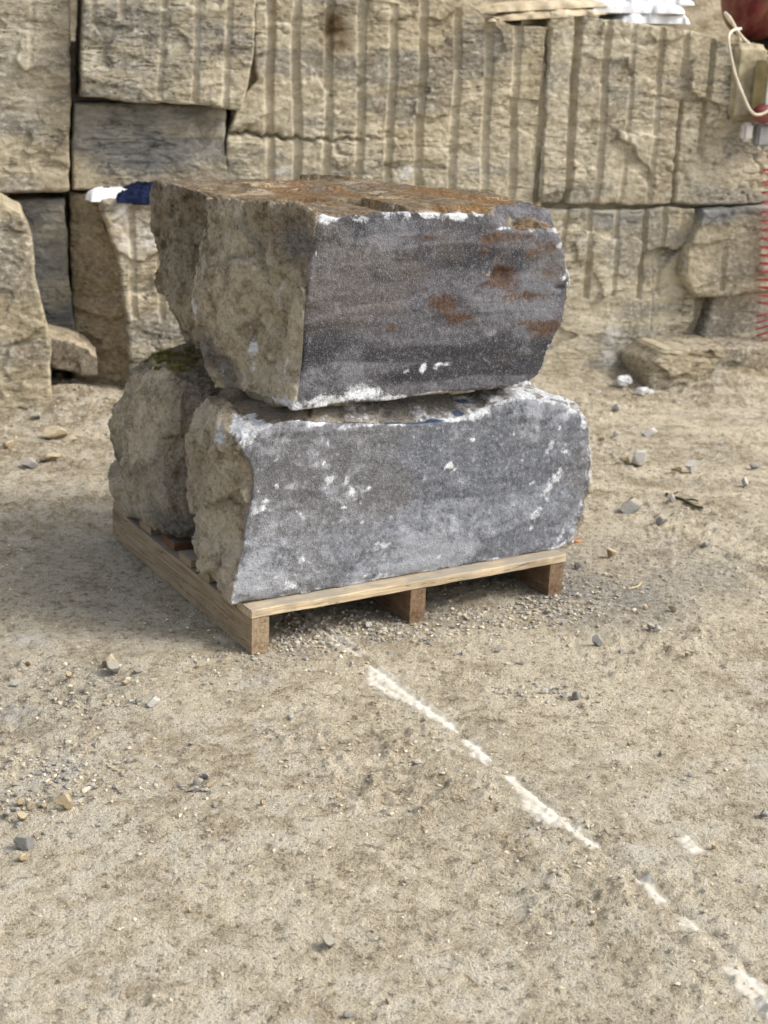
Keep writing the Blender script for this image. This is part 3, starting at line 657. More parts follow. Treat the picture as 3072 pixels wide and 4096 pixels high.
low_secs = [section(B0, L0, T0, R0, D0),
            section(B0+.03, [(a-.004, z) for a, z in L0[:-2]]+[(L0[-2][0]-.02, L0[-2][1]), (L0[-1][0]-.022, L0[-1][1]+.01)], [(L0[-1][0]-.02, .545)]+[(a, z+.012) for a, z in T0[2:]], R0, D0),
            section(.20, L1, [L1[-1], (.3, .622), (.6, .622), (.93, .606)], [(.93, .60), (1.05, .50), (1.04, .30), (.99, DECK)], [(.98, DECK), (0.0, DECK)]),
            section(.34, L2, [L2[-1], (.3, .625), (.6, .625), (.92, .606)], [(.92, .60), (1.0, .5), (1.0, .3), (.96, DECK)], [(.95, DECK), (.03, DECK)]),
            section(.41, [(.06, DECK+.03), (.03, .3), (.03, .48), (.07, .58)], [(.07, .58), (.3, .60), (.9, .58)], [(.9, .58), (.95, .4), (.9, DECK+.02)], [(.9, DECK+.02), (.08, DECK+.02)])]
def disp_low(v, n, fm, tm, ed):
    side = 1-np.maximum(fm, tm*.8)
    h = side*(.007*fbm(v, 7, 4, 301, .55)+.006*fbm(v, 20, 4, 305, .65)+facets(v, 200, 31, .08, .005, .012)+.005*fbm(v*[1, 1, .6], 34, 3, 308, .6, True)) + .004*fbm(v, 60, 2, 309)*side + side*terrace(v*[1, 1, .7], 7, 6, 351, .045)
    h += fm*(.007*fbm(v, 4, 3, 311)+.005*fbm(v*[1, 1, 3.5], 8, 4, 313, .6)+.003*fbm(v*[1, 1, 2], 30, 3, 315)) + tm*(.006*fbm(v, 9, 4, 317)+facets(v, 50, 33, .05, .005))
    h -= ed*(.004+.010*np.maximum(0, fbm(v, 16, 4, 321)))
    h = np.where(v[:, 2] < DECK+.05, np.maximum(h, -.008), h)
    return np.where(v[:, 2] < DECK+.02, np.clip(h, -.003, .001), h)
def paint_low(A, v, n, ed):
    N = fbm(v, 12, 4, 331); N2 = fbm(v, 5, 3, 333)
    e = ed*sstep(v[:, 1], .16, .06)
    A['white'] = e*(.70+.6*N+.25*(v[:, 2] > .5))*sstep(v[:, 1], .14, .10)
    ee = lambda *a: paint(A, 'white', v, B0, a)
    ee((540, 945, 16, 26, 1.1, .6), (575, 915, 26, 10, .95), (640, 906, 40, 6, .8), (690, 912, 26, 9, 1.1), (745, 922, 20, 7, .9), (800, 918, 34, 6, .9), (865, 915, 30, 6, .85), (985, 905, 28, 8, 1.1), (1035, 892, 24, 14, 1.1, .8), (1090, 864, 26, 10, 1.1), (1140, 852, 40, 10, 1.1), (1200, 862, 34, 12, 1.0),
       (1245, 885, 24, 14, .9), (1268, 905, 10, 30, 1.0), (1190, 965, 12, 18, .9, .5), (1130, 1010, 26, 34, .5), (1195, 1040, 14, 36, .85, .7), (1165, 1105, 16, 30, .8, .9), (1148, 1140, 6, 8, .9), (1210, 1160, 8, 22, .9, .6), (1185, 1205, 40, 8, .9),
       (575, 1082, 14, 5, 1.0, -.2), (560, 1100, 18, 8, .9), (548, 1108, 12, 10, .8), (556, 1062, 8, 10, .7), (735, 1018, 6, 10, .9), (745, 1040, 8, 12, .9), (760, 1060, 6, 10, .9), (712, 1035, 12, 10, .9), (708, 960, 5, 14, .8), (740, 1005, 5, 8, .8), (768, 1078, 10, 6, .8, .5), (970, 1005, 12, 10, 1.0), (950, 925, 10, 6, .8),
       (820, 1245, 26, 8, .85), (840, 1255, 40, 4, .8), (800, 1190, 24, 6, .8), (830, 1178, 20, 8, .8), (640, 1200, 6, 14, .8), (650, 1210, 8, 10, .8), (620, 1260, 14, 24, .7, .4), (630, 1270, 10, 16, .8), (660, 1285, 40, 4, .7), (690, 1235, 10, 5, .8), (640, 1240, 10, 5, .9), (950, 1140, 12, 4, .7), (1210, 925, 7, 5, .9), (1000, 1250, 80, 3, .6), (560, 1300, 50, 3, .6), (1240, 1000, 8, 14, .5), (1215, 1020, 16, 8, .6), (1100, 935, 10, 20, .5), (1225, 985, 8, 6, .7))
    rg = np.random.default_rng(5); paint(A, 'white', v, B0, [(rg.uniform(550, 1250), rg.uniform(930, 1270), rg.uniform(3, 8), rg.uniform(3, 9), rg.uniform(.55, .95), rg.uniform(-.6, .9)) for _ in range(70)])
    A['rust'] = .15*(A['front'])*sstep(N2, .2, .6)
    paint(A, 'rust', v, B0, [(560, 1040, 60, 8, .5), (640, 1045, 60, 8, .35), (965, 1010, 10, 10, .6)])
    paint(A, 'blue', v, B0+.03, [(900, 904, 40, 4, 1.2), (840, 906, 30, 3, .9), (985, 886, 14, 5, .8), (1010, 868, 22, 4, .7), (935, 902, 16, 4, 1.0)])
    tm_ = A['topm'].copy(); A['greyp'] = tm_*(.75+.4*N2); A['topm'] = tm_*sstep(v[:, 0], .22, .05)*.7; lg = tm_*sstep(v[:, 0], .15, .3); A['white'] = np.maximum(A['white'], lg*(.52+.5*N)); A['greyp'] = np.maximum(A['greyp'], lg); A['dark'] = .35*sstep(N2, .0, .5)*(1-A['front'])*(1-lg)
low = stone('lower_front_block', *loft(low_secs), .0056, M['low'], 3, B0, disp_low, paint_low, 'long grey stone block with chalky white bruised edges at the front of the pallet')

# ---- lower back block (shows at the left, mossy top)
def lb(b, *px): return pts(b, *px)
bL0 = lb(.45, (415, 1150), (400, 1100), (395, 1000), (400, 900), (430, 830))
bk = []
def bsec(b, L, top_z, rgt, zb=DECK+.002):
    return section(b, L, [L[-1], (L[-1][0]+.12, top_z), (.5, top_z), (rgt-.05, top_z)], [(rgt-.05, top_z), (rgt, .4), (rgt-.03, zb)], [(rgt-.04, zb), (L[0][0]+.05, zb)])
bk.append(bsec(.435, [(.06, DECK+.05), (.03, .2), (.02, .35), (.03, .5), (.09, .585)], .60, .86))
bk.append(bsec(.50, [(.02, DECK+.02), (-.015, .17), (-.03, .26), (-.025, .42), (.0, .54), (.05, .60)], .617, .90))
bk.append(bsec(.66, lb(.66, (318, 1150), (300, 1128), (296, 1080), (288, 1000), (290, 900), (306, 820), (338, 775)), .62, .92))
bk.append(bsec(.80, lb(.80, (282, 1128), (262, 1100), (246, 1040), (238, 980), (232, 900), (256, 850), (288, 792), (330, 764)), .62, .92))
bk.append(bsec(.91, lb(.91, (268, 1118), (250, 1075), (236, 1010), (226, 940), (220, 890), (236, 868), (262, 850), (296, 800), (352, 752)), .618, .9))
bk.append(bsec(.965, lb(.965, (290, 1110), (262, 1060), (246, 1000), (236, 940), (234, 900), (262, 860), (310, 800), (362, 756)), .60, .86))
def disp_back(v, n, fm, tm, ed):
    h = .012*fbm(v, 6, 4, 401, .55)+.008*fbm(v, 20, 4, 405, .65)+facets(v, 130, 41, .075, .006, .012)+.006*fbm(v*[1, 1, .6], 30, 3, 408, .6, True)+.004*fbm(v, 60, 2, 409)+terrace(v*[1, 1, .6], 5, 5, 451, .034)
    h -= .010*sstep(fbm(v*[1, 1, .5], 5, 2, 411, ridged=True), .55, .9)
    h -= ed*(.004+.008*np.maximum(0, fbm(v, 14, 3, 421)))
    return np.where(v[:, 2] < DECK+.02, np.minimum(h, .001), np.where(v[:, 2] > .60, np.minimum(h, .004), h))
def paint_back(A, v, n, ed):
    N = fbm(v, 9, 4, 431); N2 = fbm(v*[1, 1, .45], 7, 4, 433)
    A['front'] *= 0
    A['white'] = np.clip(.46*sstep(N2, .22, .6)+.35*ed*(N > .1), 0, 1)*(v[:, 2] > DECK+.03)
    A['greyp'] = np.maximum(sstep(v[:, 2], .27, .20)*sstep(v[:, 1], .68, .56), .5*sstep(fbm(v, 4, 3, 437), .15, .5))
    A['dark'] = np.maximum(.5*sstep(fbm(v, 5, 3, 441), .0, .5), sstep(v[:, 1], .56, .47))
    paint2 = [(.12, .74, .60), (.10, .68, .60), (.08, .60, .6), (.16, .85, .6), (.10, .80, .6)]
    for a, b, z in paint2: A['moss'] = np.maximum(A['moss'], .2*np.exp(-(((v[:, 0]-a)/.06)**2+((v[:, 1]-b)/.05)**2))*(n[:, 2] > .4))
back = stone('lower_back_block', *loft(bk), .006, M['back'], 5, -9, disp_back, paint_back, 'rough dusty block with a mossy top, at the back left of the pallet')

# ---- top block
B1 = .035
tL0 = pts(B1, (632, 888), (645, 870), (652, 800), (657, 730), (660, 660), (668, 600), (676, 540), (686, 490), (690, 462))
tT0 = pts(B1, (690, 462), (720, 470), (780, 462), (850, 452), (940, 460), (1040, 464), (1068, 470), (1078, 500), (1150, 497), (1208, 492))
tR0 = pts(B1, (1208, 492), (1222, 520), (1228, 560), (1232, 610), (1226, 650), (1220, 700), (1196, 735), (1184, 770), (1168, 812), (1134, 834))
tB0 = pts(B1, (1134, 834), (1060, 842), (1000, 846), (930, 852), (850, 868), (760, 872), (690, 878), (632, 888))
def tsec(b, L, T, R, zb, ar): return section(b, L, T, R, [R[-1], (ar, zb), (L[0][0]+.05, zb), L[0]])
tT1 = [(tL0[-1][0]-.015, 1.108), (.4, 1.112), (.6, 1.11), (.76, 1.098), (.775, 1.062), (.90, 1.058)]
tT2 = [(tL0[-1][0]-.02, 1.108), (.4, 1.112), (.6, 1.112), (.76, 1.108), (.80, 1.104), (.91, 1.092)]
zt = .606
L30 = [(.115, .625)]+[(a-.02, z) for a, z in tL0[1:]]
L3 = pts(.22, (580, 884), (560, 860), (556, 800), (552, 700), (550, 600), (556, 520), (562, 434)); L3[0] = (L3[0][0]+.01, L3[0][1])
L4 = pts(.43, (462, 838), (446, 790), (436, 740), (424, 680), (418, 600), (424, 500), (434, 440), (446, 428)); L4[-1] = (L4[-1][0], 1.10)
L5 = [(.20, .60), (.175, .68), (.17, .78), (.165, .88), (.155, .98), (.12, 1.05), (.10, 1.096)]
L6 = pts(.70, (440, 752), (410, 720), (392, 650), (382, 560), (378, 470), (380, 410)); L6[-1] = (L6[-1][0], 1.10)
L7 = pts(.87, (436, 748), (398, 716), (374, 660), (346, 585), (338, 500), (332, 430), (330, 392)); L7[-1] = (L7[-1][0], 1.098)
top_secs = [section(B1, tL0, tT0, tR0, tB0),
            section(B1+.045, L30, tT1, tR0, [tR0[-1], (.6, zt), (.3, zt), L30[0]]),
            section(B1+.055, L30, tT2, [(.91, 1.09), (.935, 1.04)]+tR0[2:], [tR0[-1], (.6, zt), (.3, zt), L30[0]]),
            tsec(.22, L3, [L3[-1], (.4, 1.112), (.7, 1.11), (.93, 1.094)], [(.93, 1.094), (.95, .95), (.93, .78), (.86, zt)], zt, .84),
            tsec(.43, L4, [L4[-1], (.3, 1.107), (.7, 1.106), (.935, 1.094)], [(.935, 1.094), (.96, .95), (.93, .78), (.88, zt)], zt, .85),
            tsec(.465, L5, [L5[-1], (.3, 1.106), (.7, 1.105), (.94, 1.095)], [(.94, 1.095), (.96, .95), (.93, .78), (.88, zt)], zt, .85),
            tsec(.70, L6, [L6[-1], (.3, 1.104), (.7, 1.102), (.86, 1.095)], [(.86, 1.095), (.88, .95), (.86, .78), (.8, zt)], zt, .78),
            tsec(.87, L7, [L7[-1], (.3, 1.10), (.6, 1.098), (.70, 1.09)], [(.70, 1.09), (.75, .95), (.72, .78), (.68, zt)], zt, .66),
            tsec(.90, [(.28, zt+.04), (.2, .8), (.17, .95), (.16, 1.06)], [(.16, 1.06), (.4, 1.08), (.62, 1.06)], [(.62, 1.06), (.66, .9), (.62, zt+.04)], zt+.04, .6)]
def disp_top(v, n, fm, tm, ed):
    side = (1-np.maximum(fm, tm*.9))
    rec = sstep(v[:, 1], .44, .48)
    h = side*(.007*fbm(v, 6, 4, 501, .55)+.006*fbm(v, 20, 4, 505, .65)+facets(v, 200, 51, .09, .006, .012)+.004*fbm(v*[1, 1, .6], 32, 3, 508, .6, True)+.004*fbm(v, 60, 2, 509)+terrace(v*[1, 1, .6], 6.5, 6, 551, .045))
    h += fm*(.005*fbm(v, 4, 3, 511)+.005*fbm(v*[1, 1, 5], 7, 4, 513, .6)+.002*fbm(v*[1, 1, 2], 30, 3, 515)) + tm*(-.006+.006*fbm(v, 7, 4, 517)+facets(v, 60, 53, .03, .004)+.005*fbm(v, 30, 3, 518))
    h -= ed*(.003+.010*np.maximum(0, fbm(v, 14, 4, 521)))
    for (x, y, rx, ry, k) in ((1078, 596, 22, 18, .012), (1050, 620, 14, 10, .006), (985, 655, 20, 9, .004), (660, 470, 16, 10, .008), (1212, 622, 14, 5, .014)):      # chipped pockets in the face
        a, z = fr(x, y, B1); a2, _ = fr(x+rx, y, B1); _, z2 = fr(x, y+ry, B1)
        h -= k*np.exp(-((((v[:, 0]-a)/(a2-a))**2+((v[:, 2]-z)/(z2-z))**2))**2)*fm
    h = np.where(v[:, 2] < zt+.05, np.maximum(h, -.006), h)
    return np.where(v[:, 2] < zt+.02, np.clip(h, -.004, .003), h)
def paint_top(A, v, n, ed):
    N = fbm(v, 12, 4, 531); N2 = fbm(v, 5, 3, 533)
    A['white'] = ed*(.80+.6*N)*sstep(v[:, 1], .10, .07)*(1-.5*sstep(v[:, 2], 1.06, 1.10))
    paint(A, 'white', v, B1, [(715, 472, 26, 13, 1.0), (775, 474, 26, 15, .9), (855, 462, 40, 18, .85), (930, 464, 30, 9, .9), (985, 466, 26, 12, 1.0), (1035, 464, 18, 9, 1.0), (1090, 494, 24, 5, .9), (1150, 498, 30, 4, .6), (684, 548, 4, 14, .9), (660, 742, 4, 10, .5), (700, 868, 60, 16, 1.05), (780, 852, 50, 18, .95), (640, 878, 20, 10, 1.0), (850, 862, 50, 7, .9), (930, 853, 60, 5, .85), (1020, 846, 60, 3, .7), (880, 802, 14, 8, .8, .5), (915, 796, 8, 12, .9, .5), (950, 788, 22, 5, .9), (940, 795, 8, 8, .8), (1148, 826, 26, 7, 1.0), (1178, 780, 6, 36, .95), (1185, 755, 6, 20, .8), (1218, 600, 10, 8, .95), (1206, 498, 10, 8, .7), (1212, 528, 8, 10, .7), (760, 610, 16, 20, .35), (700, 520, 8, 5, .7), (722, 524, 10, 5, .7), (1060, 590, 30, 20, .35), (1110, 640, 24, 30, .45), (665, 800, 12, 90, .30), (1060, 645, 16, 12, .6), (880, 640, 40, 30, .2), (820, 800, 50, 30, .32), (730, 800, 30, 50, .28)])
    paint(A, 'rust', v, B1, [(955, 662, 24, 26, 1.0), (985, 685, 22, 12, .9), (975, 706, 40, 14, .8), (1060, 520, 28, 22, .95), (1110, 525, 40, 14, .9), (1165, 532, 24, 16, .8), (1078, 598, 22, 20, 1.0), (1160, 636, 46, 12, 1.0), (1190, 590, 24, 12, .8), (1170, 705, 30, 24, .9), (1120, 700, 20, 12, .6), (905, 515, 40, 16, .6), (830, 520, 40, 20, .45), (770, 540, 40, 20, .4), (985, 760, 34, 7, .6), (850, 705, 14, 12, .6), (925, 620, 30, 14, .5), (690, 510, 10, 10, .8), (1150, 480, 50, 10, .25), (740, 720, 60, 12, .4), (900, 740, 12, 8, .4), (1100, 755, 14, 12, .5)])
    side = 1-np.maximum(A['front'], A['topm'])
    up = sstep(v[:, 2]+.09*fbm(v, 5, 3, 541)-.18*sstep(v[:, 1], .05, .42)+.0, .86, .98)      # darker brown towards the top of the broken sides
    A['dark'] = side*np.maximum(.75*up, .9*sstep(v[:, 1], .44, .475)*(.6+.5*sstep(v[:, 2], .75, .9)))  # shade of the recess behind the step painted into the colour
    paint_side = [(.40, .70, .06, .06), (.34, .66, .05, .05), (.08, 1.02, .05, .05)]
    for b, z, rb, rz in paint_side: A['greyp'] = np.maximum(A['greyp'], .9*np.exp(-(((v[:, 1]-b)/rb)**2+((v[:, 2]-z)/rz)**2)**2)*side)
    for b, z, rb, rz, k in ((.23, .74, .020, .09, .9), (.10, .70, .025, .07, .75), (.42, .80, .03, .14, .65), (.13, .85, .014, .1, .65), (.30, .95, .04, .04, .55), (.38, .66, .05, .03, .6)): A['white'] = np.maximum(A['white'], k*np.exp(-(((v[:, 1]-b)/rb)**2+((v[:, 2]-z)/rz)**2))*side)
topb = stone('top_block', *loft(top_secs), .0056, M['top'], 7, B1, disp_top, paint_top, 'big grey brown stone block with rusty flat top, uppermost on the stack')

# ------------------------------------------------------------------ moss tufts on the back block
def moss_clump(a, b, z, r, n, seed):
    rg = np.random.default_rng(seed); V = []; F = []
    for i in range(n):
        rr = r*math.sqrt(rg.random()); th = rg.random()*6.283; x, y = a+rr*math.cos(th), b+rr*math.sin(th)
        h = .006+.010*rg.random(); an = rg.random()*6.283; w = .0014; lx, ly = rg.normal(size=2)*.006
        k = len(V); V += [(x-w*math.cos(an), y-w*math.sin(an), z), (x+w*math.cos(an), y+w*math.sin(an), z), (x+lx, y+ly, z+h)]; F.append((k, k+1, k+2))
    me = bpy.data.meshes.new('moss'); me.from_pydata(V, [], F); me.update()
    return me
bpy.context.view_layer.update()
def drop_on(o, a, b, z=3.0):
    hit, loc, nor, _ = o.ray_cast(Vector((a, b, z)), Vector((0, 0, -1))); return loc.z if hit else None
mo = None; Vs = []; Fs = []
for i, (a, b, r) in enumerate([(.10, .76, .035), (.07, .69, .03), (.13, .83, .03), (.06, .60, .025), (.02, .66, .015), (.11, .71, .03), (.05, .73, .02)]):
    for j in range(9):
        rg = np.random.default_rng(i*100+j); aa, bb = a+rg.normal()*r*.9, b+rg.normal()*r*.9
        z = drop_on(back, aa, bb)
        if z is None or z < .5: continue
        mme = moss_clump(aa, bb, z-.002, .011, 26, i*50+j); k = len(Vs)
        Vs += [tuple(v.co) for v in mme.vertices]; Fs += [tuple(k+q for q in p.vertices) for p in mme.polygons]; bpy.data.meshes.remove(mme)
me = bpy.data.meshes.new('moss'); me.from_pydata(Vs, [], Fs); me.update()
mo = obj('moss', me, M['mossm'], back); mo['kind'] = 'stuff'

# ------------------------------------------------------------------ loose stones
def rock_mesh(name, seed, sub=3, flat=.7, chunk=.35, elong=1.2):
    bm = bmesh.new(); bmesh.ops.create_icosphere(bm, subdivisions=sub, radius=.5)
    V = np.array([v.co[:] for v in bm.verts]); rg = np.random.default_rng(seed)
    for k in range(15):           # flat fracture planes
        n = rg.normal(size=3); n /= np.linalg.norm(n); c = .20+.15*rg.random(); dd = V@n; m = dd > c; V[m] -= np.outer((dd[m]-c)*.98, n)
    V *= np.array([elong, 1.0, flat]); V += (.012*fbm(V, 6, 3, seed))[:, None]*V/np.linalg.norm(V, axis=1, keepdims=True)
    V /= np.ptp(V[:, 0]); V[:, 2] -= V[:, 2].min()
    for v, c in zip(bm.verts, V): v.co = c
    return bm_mesh(name, bm)
ROCKS = [rock_mesh('loose_stone', 40+i, 3, .78+.09*(i % 4), elong=1.0+.10*(i % 5)) for i in range(10)]
def loose(x, y, px, mat, var=0, label=None, group=None, rz=0, full=True, name='loose_stone', flat=1.0, sink=.10):
    """x, y, px in the 3072 frame: foot of the stone and its width"""
    p = on_z(x/K, y/K); dist = np.dot(p-CAM, FW); s = 1.04*px/F_PX*dist
    me = ROCKS[var % len(ROCKS)].copy(); o = obj(name, me, M[mat])
    o.location = (p[0], p[1], max(gz(p[0], p[1]), gz(p[0], p[1]-.3*s))-sink*s*.5); o.scale = (s, s*.9, s*flat); o.rotation_euler = (0, 0, rz)
    tag(o, label or {'grey': 'small grey stone chip lying on the beige dirt floor', 'tan': 'small tan stone chip lying on the beige dirt floor', 'pale': 'small pale stone chip lying on the beige dirt floor'}[mat], 'stone', group or 'loose stones scattered on the floor')
    return o
NAMED = [
 (440, 2668, 56, 'tan', 0, 'cream topped stone, left of the near pallet corner, behind a grey one', .3), (452, 2698, 54, 'grey', 1, 'angular grey stone leaning against a cream stone left of the pallet corner', 1.2),
 (551, 2696, 34, 'grey', 2, 'upright dark grey chip right of the cream and grey stone pair', .7), (61, 2745, 34, 'pale', 3, 'white chip near the left picture edge, level with the pallet corner', .2),
 (615, 2826, 54, 'pale', 4, 'chunky white stone on the sunlit dirt below the pallet corner', .5), (519, 2812, 26, 'pale', 5, 'small white chip just left of the chunky white stone', 1.0),
 (268, 3256, 62, 'tan', 6, 'rounded pale stone beside the pile of grey chips at lower left', .8), (105, 3400, 76, 'grey', 7, 'biggest grey stone with a dusty top at the lower left edge', .1),
 (90, 3458, 48, 'tan', 8, 'blocky tan stone right below the biggest grey stone at left', .9), (781, 3184, 46, 'grey', 9, 'grey chip at the lower left of the small four stone cluster', .4),
 (799, 3158, 40, 'grey', 0, 'middle grey stone of the small four stone cluster', 1.9), (825, 3134, 38, 'grey', 2, 'upper grey chip of the small four stone cluster', 2.5), (835, 3170, 28, 'tan', 3, 'tan chip at the right of the small four stone cluster', .4),
 (2523, 2038, 92, 'grey', 4, 'large dark grey stone on the floor right of the lower block', .2), (2640, 2102, 50, 'grey', 5, 'rounded grey stone in front of the large dark grey stone', .9),
 (2686, 2008, 32, 'pale', 6, 'small pale stone beside the dark twig at right', .3), (2555, 1852, 72, 'pale', 7, 'light grey flat stone with a brown chip touching its left end', .5),
 (2496, 1850, 40, 'tan', 8, 'brown chip touching the left end of a light grey flat stone', .2), (2712, 1884, 50, 'tan', 9, 'brown half of the paired stones in the middle of the right floor', .1), (2762, 1884, 46, 'pale', 1, 'light grey half of the paired stones in the middle of the right floor', .0),
 (3014, 1882, 36, 'grey', 2, 'bluish grey stone near the right picture edge, farthest of that side', .4), (2979, 1952, 40, 'pale', 3, 'white and black speckled chip near the right edge', 1.4), (2602, 1736, 56, 'pale', 4, 'flat pale stone on the light track right of the lower block', .1),
 (2389, 2598, 46, 'grey', 6, 'round grey stone on the floor right of the pallet front', .6), (2304, 2800, 42, 'grey', 7, 'pointed grey stone below the round grey stone at right', 1.1), (2176, 2786, 32, 'pale', 8, 'upper of two pale chips left of the pointed grey stone', .2), (2195, 2815, 32, 'pale', 9, 'lower of two pale chips left of the pointed grey stone', 1.2),
 (3057, 3280, 36, 'grey', 0, 'grey stone at the right edge beside the dashed white marks', .3), (1311, 3795, 46, 'grey', 1, 'upright grey stone in the near foreground, left of the middle', 1.4), (1668, 3066, 32, 'pale', 2, 'lone white chip left of the white marks', .5),
 (1471, 2514, 28, 'pale', 3, 'pale chip under the pallet left of the middle stringer', .5), (2186, 2455, 30, 'grey', 5, 'grey chip in the gravel in front of the right stringer', .4), (1391, 4050, 42, 'grey', 8, 'flat grey stone at the bottom edge of the picture', .4), (1989, 2606, 28, 'grey', 3, 'dark grey chip right below the middle stringer', .2)]
for (x, y, px, mt, var, lab, rz) in NAMED: loose(x, y, px, mt, var, lab, rz=rz)
OTHER = [(499, 2740, 26, 'tan'), (275, 2722, 24, 'tan'), (116, 2668, 28, 'tan'), (794, 2670, 24, 'tan'), (1161, 2884, 28, 'pale'), (760, 3006, 24, 'grey'), (87, 3225, 36, 'tan'), (119, 3240, 38, 'tan'), (152, 3226, 22, 'grey'), (177, 3244, 40, 'tan'), (29, 3275, 34, 'grey'), (87, 3296, 36, 'tan'), (54, 3254, 28, 'grey'), (69, 3188, 26, 'grey'),
 (177, 3352, 22, 'grey'), (380, 3170, 22, 'grey'), (1049, 3244, 26, 'tan'), (857, 3252, 22, 'grey'), (1850, 2612, 22, 'grey'), (2689, 2768, 22, 'tan'), (2630, 2544, 34, 'pale'), (2600, 2538, 28, 'grey'), (2518, 2998, 22, 'tan'), (2640, 3032, 24, 'grey'), (1498, 3768, 26, 'pale'), (2288, 3718, 24, 'tan'), (2368, 3718, 24, 'tan'), (1348, 3224, 18, 'tan'), (1551, 4010, 26, 'tan'),
 (2409, 1756, 32, 'tan'), (2466, 1746, 22, 'pale'), (2444, 2236, 36, 'tan'), (2824, 2186, 36, 'grey'), (2460, 1642, 36, 'pale'), (2393, 1576, 28, 'pale'), (2881, 1778, 22, 'pale'), (2308, 2278, 28, 'grey'), (2582, 2438, 24, 'tan'), (2688, 2452, 36, 'tan'), (1588, 2506, 24, 'grey'), (555, 2818, 22, 'grey'), (2745, 2640, 20, 'tan'), (1440, 2990, 18, 'tan'), (1690, 2900, 20, 'tan'), (1010, 2790, 18, 'tan'), (2090, 2660, 22, 'grey'), (2480, 2620, 20, 'pale'), (760, 3660, 20, 'tan'), (430, 3560, 24, 'tan'), (960, 3420, 20, 'grey'), (2760, 3120, 22, 'grey'), (2850, 3420, 22, 'tan'), (640, 3890, 26, 'tan'), (1900, 3480, 20, 'tan'), (2080, 3390, 18, 'grey'), (2150, 3340, 16, 'pale'), (245, 3120, 20, 'grey'), (190, 3090, 22, 'grey'), (300, 3080, 18, 'grey'), (350, 3100, 18, 'pale')]
EXTRA = {(499, 2740): 'flat tan chip below the cream and grey stone pair left of the pallet corner', (275, 2722): 'tan chip midway between the white chip at the left edge and the stone pair', (116, 2668): 'tan chip just above the white chip at the left edge', (794, 2670): 'tan chip left of the near pallet corner foot',
 (1161, 2884): 'lone pale chip below the near pallet corner, left of the longest scrape', (760, 3006): 'grey chip above the small four stone cluster', (1850, 2612): 'grey chip left of the dark grey chip below the middle stringer', (2444, 2236): 'tan chip right of the right pallet end', (2824, 2186): 'grey chip in the dark patch at far right, level with the pallet end',
 (2460, 1642): 'pale stone right of the top corner of the lower block', (2393, 1576): 'pale chip left of the crumpled white lumps', (2409, 1756): 'tan stone close to the upper right edge of the lower block', (2466, 1746): 'pale chip just right of the tan stone near the lower block', (2881, 1778): 'pale chip on the light track at far right',
 (1498, 3768): 'pale chip right of the upright grey stone in the foreground', (2288, 3718): 'left one of two tan chips in the right foreground', (2368, 3718): 'right one of two tan chips in the right foreground', (1588, 2506): 'grey chip under the pallet just left of the middle stringer', (555, 2818): 'grey chip between the two white stones below the pallet corner', (2630, 2544): 'pale half of a chip pair right of the round grey stone', (2600, 2538): 'grey half of a chip pair right of the round grey stone',
 (177, 3352): 'grey chip between the biggest grey stone and the rounded pale stone', (1551, 4010): 'tan chip right of the flat grey stone at the bottom edge', (640, 3890): 'tan chip low in the left foreground', (380, 3170): 'grey chip right of the chip pile at lower left', (1049, 3244): 'tan chip right of the small four stone cluster', (857, 3252): 'grey chip below the small four stone cluster', (2308, 2278): 'grey chip beside the right stringer end'}
for i, (x, y, px, mt) in enumerate(OTHER): loose(x, y, px, mt, i, EXTRA.get((x, y)), rz=i*1.3)
# rubble at the foot of the wall and gravel heap stones
for i, (x, y, px, mt, lab) in enumerate([(205, 1752, 100, 'tan', 'flat tan slab of rubble below the leaning slab, by the wall foot'), (282, 1758, 54, 'tan', 'small wedge of tan rubble right of the flat rubble slab'), (195, 1842, 80, 'tan', 'long low stone half buried in the dirt at left, nearer than the rubble'), (122, 1868, 70, 'grey', 'dark low stone half buried in the dirt at the far left'), (33, 1795, 60, 'tan', 'tan rubble stone at the left picture edge by the wall foot'), (150, 1690, 60, 'grey', 'grey rubble stone lying just below the leaning slab')]):
    loose(x, y, px, mt, i+3, lab, 'rubble at the wall foot', rz=.3*i, flat=.6)

# the leaning slab in the wall's corner
sv = [(72, 727), (92, 725), (150, 738), (190, 752), (212, 776), (210, 812), (188, 813), (130, 800), (74, 776)]
c = [wpt(*wuv(x, y, .22), .22) for x, y in sv]
fr_ = np.array(c); bk_ = fr_+np.array([-WN*.20+np.array([0, 0, .02])])
V = np.vstack([fr_, bk_, fr_.mean(0), bk_.mean(0)]); n = len(sv); F = []
for j in range(n):
    F += [(j, (j+1) % n, n+(j+1) % n, n+j), (2*n, (j+1) % n, j), (2*n+1, n+j, n+(j+1) % n)]
v, f, nn = voxel(V, F, .008); base = v.mean(0)
h = .005*fbm(v, 8, 4, 601)+facets(v, 30, 61, .04, .003)+.002*fbm(v, 50, 3, 605)
me = mesh_np('leaning_slab', v+nn*h[:, None]-base, f); bpy.context.view_layer.update()
for k in ('front', 'white', 'rust', 'blue', 'moss', 'topm'): attr(me, k, 0*h)
for k in ('va', 'vb', 'vc', 'vd', 've', 'vf'): attr(me, k, .45+0*h)
attr(me, 'dark', .9*(nn[:, 2] < .5)); attr(me, 'greyp', .35*(nn[:, 2] < .5))  # front and sides painted darker than the lit top, shading in the colour
o = obj('leaning_slab', me, M['back'], None, tuple(base)); tag(o, 'thick brown slab wedged aslant in the corner of the rock wall', 'rock slab')

